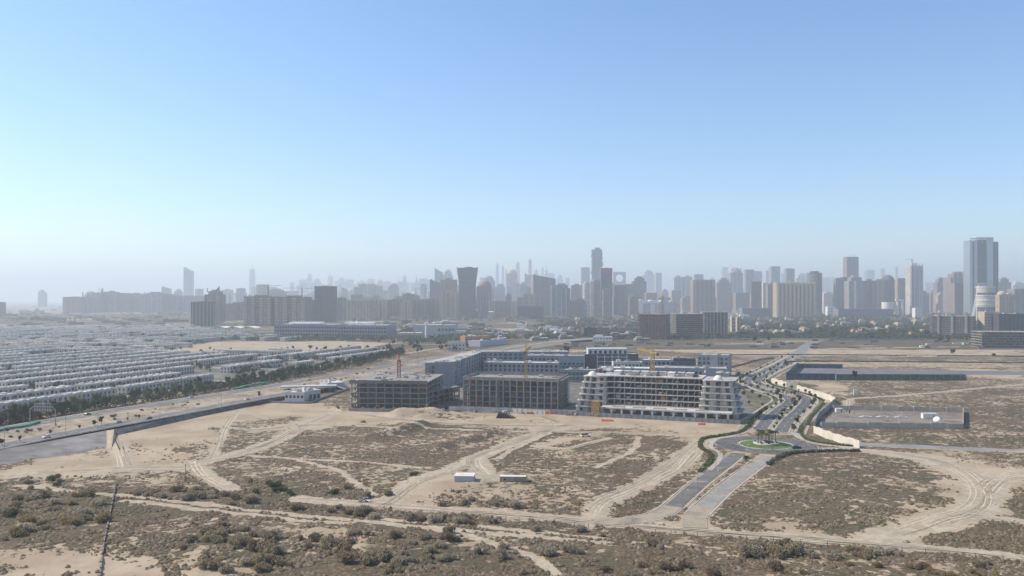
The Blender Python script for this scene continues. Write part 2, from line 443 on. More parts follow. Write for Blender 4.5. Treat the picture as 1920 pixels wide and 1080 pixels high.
def terrain_mat():
    m, t, b = new_mat("desert_ground")
    g = nd(t, "ShaderNodeNewGeometry"); P = g.outputs["Position"]
    at = nd(t, "ShaderNodeAttribute", attribute_name="cover")
    sp = nd(t, "ShaderNodeSeparateColor"); t.links.new(at.outputs["Color"], sp.inputs[0])
    dens, gr, tr = sp.outputs[0], sp.outputs[1], sp.outputs[2]
    sand = mix(t, ramp(t, noise(t, P, 0.035, 4), 0.38, 0.62), (0.365,0.275,0.18), (0.465,0.36,0.245))
    sand = mix(t, ramp(t, noise(t, P, 0.5, 3), 0.45, 0.7, 0, 0.35), sand, (0.30,0.24,0.175))
    pale = mix(t, ramp(t, noise(t, P, 0.25, 4, 0.6, 1.0), 0.4, 0.62), (0.37,0.305,0.22), (0.50,0.42,0.31))
    sand = mix(t, math_n(t, 'MULTIPLY', tr, 0.8), sand, pale)
    n = math_n(t, 'ADD', math_n(t, 'MULTIPLY', noise(t, P, 0.27, 5, 0.66, 0.5), 0.70), math_n(t, 'MULTIPLY', noise(t, P, 0.05, 3), 0.30))
    th = ramp(t, dens, 0, 1, 0.69, 0.31, smooth=False)
    df = math_n(t, 'SUBTRACT', n, th)
    mk = ramp(t, df, -0.018, 0.03)
    mk = math_n(t, 'MULTIPLY', mk, ramp(t, dens, 0.02, 0.1))
    br = mix(t, ramp(t, noise(t, P, 0.9, 3), 0.4, 0.62), (0.105,0.073,0.046), (0.20,0.145,0.092))
    ol = mix(t, ramp(t, noise(t, P, 0.8, 3), 0.4, 0.62), (0.055,0.053,0.03), (0.125,0.115,0.065))
    gm = math_n(t, 'ADD', ramp(t, noise(t, P, 0.028, 3), 0.46, 0.6, 0, 0.55), math_n(t, 'MULTIPLY', gr, 0.75))
    gm.node.use_clamp = True
    col = mix(t, mk, sand, mix(t, gm, br, ol))
    t.links.new(col, b.inputs["Base Color"])
    b.inputs["Roughness"].default_value = 0.95; b.inputs["Specular IOR Level"].default_value = 0.1
    bp = nd(t, "ShaderNodeBump"); bp.inputs["Strength"].default_value = 0.6; bp.inputs["Distance"].default_value = 0.35
    t.links.new(math_n(t, 'ADD', n, math_n(t, 'MULTIPLY', mk, 0.6)), bp.inputs["Height"])
    t.links.new(bp.outputs["Normal"], b.inputs["Normal"])
    return m
TERR = terrain_mat()

def far_ground_mat():
    m, t, b = new_mat("far_ground")
    g = nd(t, "ShaderNodeNewGeometry"); P = g.outputs["Position"]
    c = mix(t, ramp(t, noise(t, P, 0.004, 5), 0.42, 0.58), (0.34,0.28,0.215), (0.16,0.14,0.11))
    c = mix(t, ramp(t, noise(t, P, 0.02, 4), 0.5, 0.6, 0, 0.7), c, (0.08,0.085,0.055))
    t.links.new(c, b.inputs["Base Color"]); b.inputs["Roughness"].default_value = 0.95
    return m

# ------------------------------------------------------------------ ground
def make_ground():
    m = MB(); m.add([(-25000,-3000,-0.6),(25000,-3000,-0.6),(25000,25000,-0.6),(-25000,25000,-0.6)], [(0,1,2,3)])
    stru("ground", m, far_ground_mat())
    rows = [170.0]
    while rows[-1] < 4200: rows.append(rows[-1]*(1.0042 if rows[-1] < 1100 else 1.012))
    us = np.linspace(-0.86, 0.86, 620)
    rr = np.array(rows)[:, None]; X = us[None, :]*rr; Y = np.repeat(rr, len(us), 1)
    d, gr, tr = cover(X.ravel(), Y.ravel()); Z = height(X.ravel(), Y.ravel())
    n = X.size; nr, nc = X.shape
    me = bpy.data.meshes.new("desert_terrain")
    idx = np.arange(n).reshape(nr, nc)
    q = np.stack([idx[:-1,:-1], idx[:-1,1:], idx[1:,1:], idx[1:,:-1]], -1).reshape(-1, 4)
    me.vertices.add(n); me.vertices.foreach_set("co", np.stack([X.ravel(), Y.ravel(), Z], -1).ravel())
    me.loops.add(q.size); me.loops.foreach_set("vertex_index", q.ravel())
    me.polygons.add(len(q)); me.polygons.foreach_set("loop_start", np.arange(0, q.size, 4)); me.polygons.foreach_set("loop_total", np.full(len(q), 4))
    a = me.color_attributes.new("cover", 'FLOAT_COLOR', 'POINT')
    a.data.foreach_set("color", np.stack([d, gr, tr, np.ones(n)], -1).astype(np.float32).ravel())
    me.materials.append(TERR); me.update(calc_edges=True)
    me.polygons.foreach_set("use_smooth", np.ones(len(q), bool))
    tag(link("terrain", me), kind="structure")
make_ground()

def hz_at(x, y): return float(height(np.array([x]), np.array([y]))[0])

# ------------------------------------------------------------------ ribbons (roads, kerbs, hedges)
def smooth_path(pts, n=6):
    out = []
    P = [pts[0]] + list(pts) + [pts[-1]]
    for i in range(1, len(P)-2):
        p0, p1, p2, p3 = P[i-1], P[i], P[i+1], P[i+2]
        for k in range(n):
            t = k/n
            out.append(0.5*((2*p1)+(p2-p0)*t+(2*p0-5*p1+4*p2-p3)*t*t+(3*p1-p0-3*p2+p3)*t*t*t))
    out.append(pts[-1]); return out

def offs(pts, d):
    o = []
    for i, p in enumerate(pts):
        a = pts[max(0, i-1)]; b = pts[min(len(pts)-1, i+1)]
        t = (b-a); t.z = 0; t = t.normalized()
        o.append(Vector((p.x-t.y*d, p.y+t.x*d, p.z)))
    return o

def ribbon(mb, pts, w0, w1, z0, z1=None, mi=0):
    """sheet between offsets w0 and w1 along pts; with z1 a solid kerb"""
    A = offs(pts, w0); B = offs(pts, w1)
    for i in range(len(pts)-1):
        a, b, c, d = A[i], A[i+1], B[i+1], B[i]
        if z1 is None:
            mb.add([(p.x,p.y,p.z+z0) for p in (a,b,c,d)], [(0,1,2,3) if w0 > w1 else (3,2,1,0)], mi)
        else:
            lo = [(p.x,p.y,p.z+z0) for p in (a,b,c,d)]; hi = [(p.x,p.y,p.z+z1) for p in (a,b,c,d)]
            mb.add(lo+hi, [(4,5,6,7),(0,1,5,4),(2,3,7,6),(1,2,6,5),(3,0,4,7)], mi)

def road(pts, wd, mat, zoff=0.05, line=True, edge=True, name="road", dash=True):
    P = smooth_path(pts)
    m = MB(); ribbon(m, P, wd/2, -wd/2, zoff)
    r = stru(name, m, mat)
    if line:
        l = MB()
        if dash:
            Q = smooth_path(pts, 10)
            for i in range(0, len(Q)-1, 3): ribbon(l, Q[i:i+2], 0.09, -0.09, zoff+0.012)
        if edge:
            for s in (-1, 1): ribbon(l, P, s*(wd/2-0.35)+0.08, s*(wd/2-0.35)-0.08, zoff+0.012)
        l.build("lane_line", LINE, r)
    return P

def roads():
    NL = [G(*p) for p in ROADS[2][0]]; NR = [G(*p) for p in ROADS[3][0]]
    L = road(NL, 8.6, ASPH, 0.05); Rr = road(NR, 8.6, ASPH, 0.054)
    # roundabout
    m = MB(); n = 48
    def ring(mb, r0, r1, z0, z1=None, mi=0):
        for i in range(n):
            a, b = 2*math.pi*i/n, 2*math.pi*(i+1)/n
            p = [(RB.x+r*math.cos(t), RB.y+r*math.sin(t)) for r, t in ((r0,a),(r1,a),(r1,b),(r0,b))]
            if z1 is None: mb.add([(q[0],q[1],z0) for q in p], [(0,1,2,3)], mi)
            else:
                mb.add([(q[0],q[1],z0) for q in p]+[(q[0],q[1],z1) for q in p], [(4,5,6,7),(0,4,7,3),(1,2,6,5)], mi)
    ring(m, 14.4, 27.5, 0.062)
    r = stru("roundabout_road", m, ASPH)
    l = MB(); ring(l, 15.0, 15.2, 0.075); ring(l, 26.9, 27.05, 0.075); l.build("lane_line", LINE, r)
    k = MB(); ring(k, 13.7, 14.4, 0.0, 0.22); stru("kerb", k, CONC_L)
    isl = MB(); isl.add([(RB.x+13.7*math.cos(2*math.pi*i/n), RB.y+13.7*math.sin(2*math.pi*i/n), 0.18) for i in range(n)], [tuple(range(n))])
    isl.disc(RB.x, RB.y, 13.2, 0.18, 0.8, 40, 0, 7.0); tag(isl.build("lawn", GRASS), kind="structure")
    k = MB(); k.disc(RB.x, RB.y, 6.8, 0.6, 1.2, 36); stru("planter_kerb", k, CONC_L)
    # approaches
    road([G(*p) for p in ROADS[0][0]], 6.7, flat("dusty_asphalt",(0.145,0.14,0.135),.9,.25,.12,drift=.35), 0.10, line=False)
    road([G(*p) for p in ROADS[1][0]], 6.6, flat("bleached_asphalt",(0.27,0.26,0.25),.9,.2,.12,drift=.5), 0.054, line=False)
    road([G(1262,950,.03),G(1230,967,.03),G(1180,976,.03),G(1112,979,.03)], 8.2, flat("sand_covered_road",(0.22,0.19,0.155),.95,.25,.12,drift=.95), 0.10, line=False)
    road([G(1322,950,.03),G(1308,964,.03),G(1303,976,.03),G(1304,990,.03)], 8.6, flat("sand_covered_road",(0.22,0.19,0.155),.95,.25,.12,drift=.95), 0.09, line=False)
    road([G(1470,846), G(1540,845), G(1614,842)], 9.0, PAVE, 0.045, line=False)
    road([G(1612,833), G(1700,836), G(1920,846), G(2150,857)], 9.0, flat("service_tarmac",(0.24,0.24,0.24),.9,.15,.1,drift=.2), 0.05, line=False, name="service_road")
    # pavements, kerbs, verge strips
    pv = MB(); kb = MB()
    for P, sides in ((L, (1,)), (Rr, (-1,))):
        for s in sides:
            ribbon(pv, P, s*7.6+1.1, s*7.6-1.1, 0.03, 0.14)
            ribbon(kb, P, s*4.6+0.25, s*4.6-0.25, 0.0, 0.2)
            ribbon(pv, P, s*13.5+0.8, s*13.5-0.8, 0.03, 0.14)
    for P, s in ((L, -1), (Rr, 1)):
        ribbon(kb, P, s*4.6+0.25, s*4.6-0.25, 0.0, 0.22)
    SW = smooth_path([G(*p) for p in ROADS[0][0]]); SE = smooth_path([G(*p) for p in ROADS[1][0][:-1]])
    for P in (SW, SE):
        for s in (-1, 1): ribbon(kb, P[2:-6], s*4.5+0.2, s*4.5-0.2, 0.0, 0.18)
    nw = smooth_path([G(1400,810),G(1372,818),G(1342,824),G(1333,838),G(1350,850),G(1347,865),G(1330,882)])
    ribbon(pv, nw, 1.2, -1.2, 0.03, 0.15)
    ne = smooth_path([G(1487,812),G(1500,822),G(1530,832),G(1575,838),G(1612,841)])
    ribbon(pv, ne, 3.2, -1.2, 0.03, 0.15)
    for a in ((1440,786,1462,792),(1476,812,1455,809),(1404,809,1436,809)):
        ribbon(pv, [G(a[0],a[1]), G(a[2],a[3])], 0.7, -0.7, 0.06, 0.09)
    stru("pavement", pv, PAVE); stru("kerb", kb, KERB)
    # cross road and far roads
    road([G(1300,673), G(1470,671), G(1700,673), G(2000,676)], 8, ASPH, 0.05, dash=False)
    road([G(1300,669), G(1470,667.5), G(1700,669), G(2000,671)], 8, ASPH, 0.05, dash=False)
    road([G(1484,672), G(1500,660), G(1512,648), G(1530,640)], 18, ASPHL, 0.07, dash=False)
    road([G(1130,652), G(1300,648), G(1480,642)], 9, ASPHL, 0.05, dash=False)
    # highway on its embankment
    H = 3.0
    up = [G(*p, H) for p in ((-160,840),(0,806),(160,778),(333,751),(500,725),(640,702),(740,684),(820,670),(900,658),(985,645),(1080,635),(1200,626))]
    lo = [G(*p, H) for p in ((-160,875),(0,837),(160,806),(300,781),(467,750),(567,733),(640,719),(720,700),(800,683),(880,668),(960,653),(1060,640),(1200,630))]
    HM = flat("highway_asphalt",(0.15,0.145,0.14),.9,.25,.1,drift=.3); Pu = road(up, 14, HM, 0.04, name="highway"); Pl = road(lo, 14, HM, 0.04, name="highway")
    bed = MB()
    A = offs(Pu, 9.0); B = offs(Pl, -8.5)
    n_ = min(len(A), len(B))
    for i in range(n_-1):
        bed.add([A[i], A[i+1], B[i+1], B[i]], [(3,2,1,0)])
        a, b = A[i], A[i+1]
        bed.add([a, b, (b.x-6,b.y,-0.05), (a.x-6,a.y,-0.05)], [(0,1,2,3)])
    s = stru("highway_median", bed, flat("median_sand", (0.29,0.235,0.17), 0.95, 0.45, 0.25))
    for nm, top, bot, mt in (("gravel_slope", [(-200,884),(0,843),(60,833),(120,822),(200,807)], [(-200,925),(0,884),(60,872),(120,858),(200,838)], GRAVEL),
                         ("gravel_slope", [(213,805),(300,788),(400,766),(467,754),(560,738)], [(216,817),(300,799),(400,776),(467,761),(560,742)], SLOPED)):
        q = MB(); T = [G(*p, H-0.02) for p in top]; Bt = [G(*p, 0.02) for p in bot]
        for i in range(len(T)-1): q.add([T[i], T[i+1], Bt[i+1], Bt[i]], [(3,2,1,0)])
        stru(nm, q, mt)
    q = MB(); T = [G(*p, H-0.02) for p in ((200,807.1),(207,806.1),(214,804.9))]; Bt = [G(*p, 0.02) for p in ((200,838),(209,842),(217,817))]
    for i in range(2): q.add([T[i], T[i+1], Bt[i+1], Bt[i]], [(3,2,1,0)])
    stru("sand_ramp", q, SANDM)
    q = MB(); T = B; # plain sandy shoulder down to the desert further on
    for i in range(n_-1):
        if T[i].y > 690:
            q.add([T[i], T[i+1], (T[i+1].x+7, T[i+1].y, -0.05), (T[i].x+7, T[i].y, -0.05)], [(0,1,2,3)])
    stru("shoulder", q, SANDM)
    ks = MB(); ribbon(ks, Pl, -7.4+0.25, -7.4-0.25, -0.02, 0.45); ribbon(ks, Pu, -7.2+0.2, -7.2-0.2, -0.02, 0.25)
    stru("kerb", ks, CONC_L)
    return L, Rr, Pu, Pl
RL, RRt, HU, HL = roads()

# ------------------------------------------------------------------ plants
def leaf_cloud(mb, blobs, n, size, seed, flatz=1.0, mi=0):
    r = np.random.RandomState(seed)
    w_ = np.array([b[3]**2 for b in blobs], float); w_ /= w_.sum()
    for k in r.choice(len(blobs), n, p=w_):
        cx, cy, cz, rad = blobs[k][:4]
        v = r.normal(size=3); v /= np.linalg.norm(v)
        rr = rad*(0.55+0.5*r.rand())
        p = np.array([cx, cy, cz])+v*rr*np.array([1, 1, flatz])
        if p[2] < 0.02: p[2] = 0.02+0.1*r.rand()
        a = r.normal(size=3); a /= np.linalg.norm(a); b = np.cross(a, v+r.normal(size=3)*0.5); b /= (np.linalg.norm(b)+1e-6)
        s = size*(0.6+0.8*r.rand())
        mb.add([p-a*s-b*s*0.6, p+a*s-b*s*0.6, p+a*s*0.7+b*s*0.7, p-a*s*0.5+b*s*0.8], [(0,1,2,3)], mi)

def shrub_mesh(seed, n, size, tall):
    r = random.Random(seed); mb = MB()
    k = r.randint(4, 7); blobs = []
    for i in range(k):
        a = r.random()*6.28; q = r.random()**0.5*0.75
        rad = r.uniform(0.35, 0.6)
        blobs.append((q*math.cos(a), q*math.sin(a), rad*0.6+r.random()*0.35*tall, rad))
    leaf_cloud(mb, blobs, n, size, seed, 0.8*tall)
    for i in range(6):
        b = blobs[i % k]; mb.beam((b[0]*0.1, b[1]*0.1, 0), (b[0]*0.8, b[1]*0.8, b[2]), 0.05, 1)
    return mb

SHRUBS = []
for i, (mt, tall) in enumerate(((F_GREY,1.0),(F_OLIVE,1.1),(F_GREY,1.25),(F_BROWN,0.9),(F_OLIVE,0.9),(F_GOLD,1.0),(F_GREEN,1.0),(F_GREY,0.85))):
    SHRUBS.append((shrub_mesh(40+i, 820, 0.078, tall).mesh("shrub", [mt, BARK])))

def shrub(kind, x, y, s, label, group, sz=None, name="desert_shrub"):
    o = bpy.data.objects.new(name, SHRUBS[kind]); C.objects.link(o)
    o.location = (x, y, hz_at(x, y)-0.05); o.rotation_euler.z = rnd.random()*6.28
    o.scale = (s, s, (sz or s)*rnd.uniform(0.85, 1.15))
    return tag(o, label, "shrub", group)

SZONES = [ # outline, count, kinds, size range, label, group
 ([(0,945),(200,930),(200,1000),(90,1022),(0,1022)], 38, (5,5,5,1,0,4), (2.0,3.8), "in the thicket west of the ruined wall", "brush thicket west of the ruined wall"),
 ([(40,905),(110,905),(110,930),(40,925)], 6, (1,4,6), (2.0,3.2), "beside the pale sand behind the thicket", "olive bushes along the sand edge"),
 ([(230,925),(420,928),(640,952),(640,965),(420,950),(230,935)], 32, (0,1,3,7), (1.8,3.0), "between the gravel fork and the twin tracks", "bushes behind the twin tracks"),
 ([(640,955),(900,975),(1100,995),(1100,1006),(900,992),(640,972)], 28, (0,3,7,2), (1.8,3.2), "in the strip below the perimeter track", "bushes below the perimeter track"),
 ([(370,975),(560,1005),(740,1040),(740,1085),(380,1085),(330,1040)], 62, (0,1,2,4,7,3), (2.0,3.9), "around the pale dusty clearing", "near bushes around the pale clearing"),
 ([(640,1000),(820,1000),(1000,1030),(1180,1050),(1180,1085),(740,1085)], 36, (0,3,7,2), (1.5,3.0), "in the dry scrub under the twin tracks", "bushes in the near dry scrub"),
 ([(1110,1005),(1250,1010),(1420,1020),(1620,1040),(1900,1062),(1900,1072),(1600,1060),(1250,1040)], 46, (0,1,2,7,4), (2.0,3.6), "along the wire fence", "bushes along the wire fence"),
 ([(1180,1062),(1900,1075),(1900,1095),(1180,1095)], 20, (5,0,3,5), (1.5,3.0), "in the straw coloured brush at the near edge", "straw brush at the near edge"),
 ([(800,936),(1010,942),(1010,958),(820,950)], 14, (1,4,0), (1.6,2.8), "before the two site cabins", "bushes near the site cabins"),
 ([(430,905),(650,918),(640,936),(480,930)], 12, (6,6,1,5), (1.8,3.0), "in the fresh green patch", "bushes of the green patch"),
]
def scatter_shrubs():
    r = random.Random(11)
    for poly, cnt, kinds, (s0, s1), lab, grp in SZONES:
        wp = W(poly); xs = [p[0] for p in wp]; ys = [p[1] for p in wp]; n = 0; g = 0
        while n < cnt and g < 20000:
            g += 1
            x = r.uniform(min(xs), max(xs)); y = r.uniform(min(ys), max(ys))
            if not inpoly(np.array([x]), np.array([y]), wp)[0]: continue
            if fnoise(x, y, 12.0) < 0.42: continue
            kd = r.choice(kinds); sz = (s0+(s1-s0)*r.random()**1.6)*(1.0 if r.random() < .6 else .6); shrub(kd, x, y, sz, ("big " if sz > (s0+s1)*.45 else "small ")+("grey","olive","tall grey","brown","dull olive","golden","green","flat grey")[kd]+" bush "+lab, grp); n += 1
    for px, py, s, k, lab in ((776,897,1.9,6,"bright green bush alone beside the dirt lane"), (725,930,2.4,4,"dark olive bush at the foot of the lane junction"),(690,932,2.2,1,"rounded olive bush by the scrap heap"),
                              (634,770,1.6,3,"brown bush on the bare sand by the site gate"),(681,792,1.5,3,"small brown bush at the edge of the bare sand")):
        p = G(px, py); shrub(k, p.x, p.y, s, lab, None)
scatter_shrubs()

def scrub_stuff():
    r = np.random.RandomState(5)
    N = 150000
    py = 655+ (1095-655)*np.sqrt(r.rand(N)); px = r.uniform(-60, 1980, N)
    d = CAMH*F/(py-HZ); x = (px-960)/F*d; y = d
    dens, gr, tr = cover(x, y)
    keep = (dens*(0.10+1.1*(fnoise(x, y, 7.0) > 0.52))*(0.4+1.1*fnoise(x+70, y, 26.0)) > r.rand(N)*0.75+0.10) & (dens > 0.06)
    x, y, gr, dens = x[keep], y[keep], gr[keep], dens[keep]
    if len(x) > 52000: x, y, gr, dens = x[:60000], y[:60000], gr[:60000], dens[:60000]
    z = height(x, y); n = len(x)
    k = 7
    rad = (0.2+0.65*r.rand(n)**2)*np.where(y < 330, 1.2, 1.0); hh = rad*r.uniform(0.6, 1.1, n)
    ang = (np.arange(k-1)/(k-1)*2*np.pi)[None, :]+r.rand(n, 1)*6.28
    jit = r.uniform(0.6, 1.25, (n, k-1))
    vx = x[:, None]+np.cos(ang)*rad[:, None]*jit; vy = y[:, None]+np.sin(ang)*rad[:, None]*jit
    vz = z[:, None]+r.uniform(-0.02, 0.3, (n, k-1))*hh[:, None]
    tx = x+r.normal(size=n)*0.12; ty = y+r.normal(size=n)*0.12; tz = z+hh
    co = np.concatenate([np.stack([vx, vy, vz], -1), np.stack([tx, ty, tz], -1)[:, None, :]], 1).reshape(-1, 3)
    base = (np.arange(n)*k)[:, None]
    i = np.arange(k-1)
    tri = np.stack([np.broadcast_to(i, (n, k-1))+base, np.broadcast_to((i+1) % (k-1), (n, k-1))+base, np.broadcast_to(k-1, (n, k-1))+base], -1).reshape(-1, 3)
    me = bpy.data.meshes.new("desert_scrub")
    me.vertices.add(len(co)); me.vertices.foreach_set("co", co.ravel())
    me.loops.add(tri.size); me.loops.foreach_set("vertex_index", tri.ravel())
    me.polygons.add(len(tri)); me.polygons.foreach_set("loop_start", np.arange(0, tri.size, 3)); me.polygons.foreach_set("loop_total", np.full(len(tri), 3))
    me.materials.append(F_BROWN); me.materials.append(F_OLIVE); me.materials.append(F_GREY)
    mi = np.where(gr+r.rand(n)*0.6 > 0.75, 1, np.where(r.rand(n) < 0.25, 2, 0))
    me.polygons.foreach_set("material_index", np.repeat(mi, k-1).astype(np.int32))
    me.update(calc_edges=True)
    o = link("scrub_vegetation", me)
    tag(o, "low brown and olive desert scrub tufts over the sandy ground", "scrub", None, "stuff")
scrub_stuff()

def ruts():
    r = random.Random(14); m = MB(); m2 = MB()
    for ti, (pts, wd) in enumerate(TRACKS):
        if wd < 3 or pts[0][1] < 700: continue
        P = smooth_path([G(*p) for p in pts], 8)
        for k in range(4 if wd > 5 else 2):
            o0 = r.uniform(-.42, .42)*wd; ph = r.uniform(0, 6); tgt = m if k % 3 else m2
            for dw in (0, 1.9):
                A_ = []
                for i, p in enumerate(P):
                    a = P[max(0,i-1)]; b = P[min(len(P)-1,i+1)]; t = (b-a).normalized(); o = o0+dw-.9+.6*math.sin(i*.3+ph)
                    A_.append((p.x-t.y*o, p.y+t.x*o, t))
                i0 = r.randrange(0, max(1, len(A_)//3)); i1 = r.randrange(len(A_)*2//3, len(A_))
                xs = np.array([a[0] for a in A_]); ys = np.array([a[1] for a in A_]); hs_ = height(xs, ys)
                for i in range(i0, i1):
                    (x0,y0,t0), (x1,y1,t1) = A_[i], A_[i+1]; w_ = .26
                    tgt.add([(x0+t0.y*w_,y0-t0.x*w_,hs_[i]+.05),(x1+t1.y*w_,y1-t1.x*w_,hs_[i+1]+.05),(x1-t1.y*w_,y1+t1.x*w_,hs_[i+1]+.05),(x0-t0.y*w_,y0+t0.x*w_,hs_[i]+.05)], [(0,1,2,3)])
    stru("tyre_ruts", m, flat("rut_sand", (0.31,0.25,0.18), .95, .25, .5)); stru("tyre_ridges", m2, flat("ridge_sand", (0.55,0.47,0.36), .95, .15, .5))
    m = MB()
    for i in range(900):
        py = 765+r.random()**1.3*300; px = r.uniform(0, 1920)
        p = G(px, py); x, y = p.x, p.y
        if fnoise(x, y, 30.) < .55: continue
        s = r.uniform(.1, .45); z = hz_at(x, y) if y < 420 else 0
        m.prism([(x+s*math.cos(a)*r.uniform(.6,1.2), y+s*math.sin(a)*r.uniform(.6,1.2)) for a in (0,1.2,2.5,3.8,5.0)], z, z+s*.8)
    tag(m.build("rubble", CONC_L), "small pale stones and litter strewn over the desert floor", "rubble", None, "stuff")
ruts()

def tree_proto(seed, mat, n=420, h=7.0, rad=2.6, size=0.36):
    """origin at the foot; returns (trunk mesh, crown mesh)"""
    r = random.Random(seed); tk = MB()
    tk.disc(0, 0, 0.22, -0.1, h*0.45, 7, 0, 0.13)
    blobs = []
    for i in range(9):
        a = r.random()*6.28; q = r.random()**0.6*rad*0.75
        z = h*0.48+r.random()*h*0.4; rr = r.uniform(0.30, 0.5)*rad
        b = (q*math.cos(a), q*math.sin(a), z, rr); blobs.append(b)
        tk.beam((0, 0, h*0.38), (b[0]*0.8, b[1]*0.8, b[2]), 0.1)
    cr = MB(); leaf_cloud(cr, blobs, n, size, seed)
    return tk.mesh("trunk", BARK), cr.mesh("crown", mat)
TREES = [tree_proto(s, m) for s, m in ((1,F_DARK),(2,F_DARK),(3,F_GREEN),(4,F_OLIVE))]
TREES_LOW = [tree_proto(s, m, 110, 7, 2.8, 0.7) for s, m in ((5,F_DARK),(6,F_DARK),(7,F_GREEN))]

def tree(x, y, z, s, label, group, low=False, kind=None, name="tree"):
    L = TREES_LOW if low else TREES
    tk, cr = L[kind if kind is not None else rnd.randrange(len(L))]
    e = empty(name, (x, y, z), rnd.random()*6.28, label, "tree", group)
    e.scale = (s, s, s*rnd.uniform(0.85, 1.15))
    link("trunk", tk, e); link("crown", cr, e)
    return e

def palm_proto(h=8.0):
    tk = MB(); tk.disc(0, 0, 0.28, -0.1, h*0.6, 8, 0, 0.2); tk.disc(0.0, 0, 0.2, h*0.6, h, 8, 0, 0.26)
    fr = []
    for k in range(18):
        m = MB(); a = k/18*6.28+0.1*(k % 3); el = (1.05, 0.6, 0.1)[k % 3]
        pts = []; L = 2.5
        for j in range(7):
            t = j/6
            rr = L*t*math.cos(el*(1-0.3*t)); z = h+L*t*math.sin(el)-1.7*t*t
            pts.append((rr, z))
        for j in range(6):
            wd = 0.42*math.sin(math.pi*(0.12+0.8*j/6))+0.08; wd2 = 0.42*math.sin(math.pi*(0.12+0.8*(j+1)/6))+0.08
            for s in (-1, 1):
                c, sn = math.cos(a), math.sin(a)
                def P(r_, z_, o_, dz): return (c*r_-sn*o_, sn*r_+c*o_, z_+dz)
                vs = [P(pts[j][0],pts[j][1],0,0), P(pts[j+1][0],pts[j+1][1],0,0), P(pts[j+1][0],pts[j+1][1],s*wd2,-0.25), P(pts[j][0],pts[j][1],s*wd,-0.25)]
                m.add(vs, [(0,1,2,3)])
        fr.append(m.mesh("frond", F_GREEN))
    return tk.mesh("trunk", BARK), fr
PALM = palm_proto()

def palm(x, y, z, s, label, group):
    e = empty("palm_tree", (x, y, z), rnd.random()*6.28, label, "palm tree", group); e.scale = (s, s, s)
    link("trunk", PALM[0], e)
    for f in PALM[1]: link("frond", f, e)
    return e

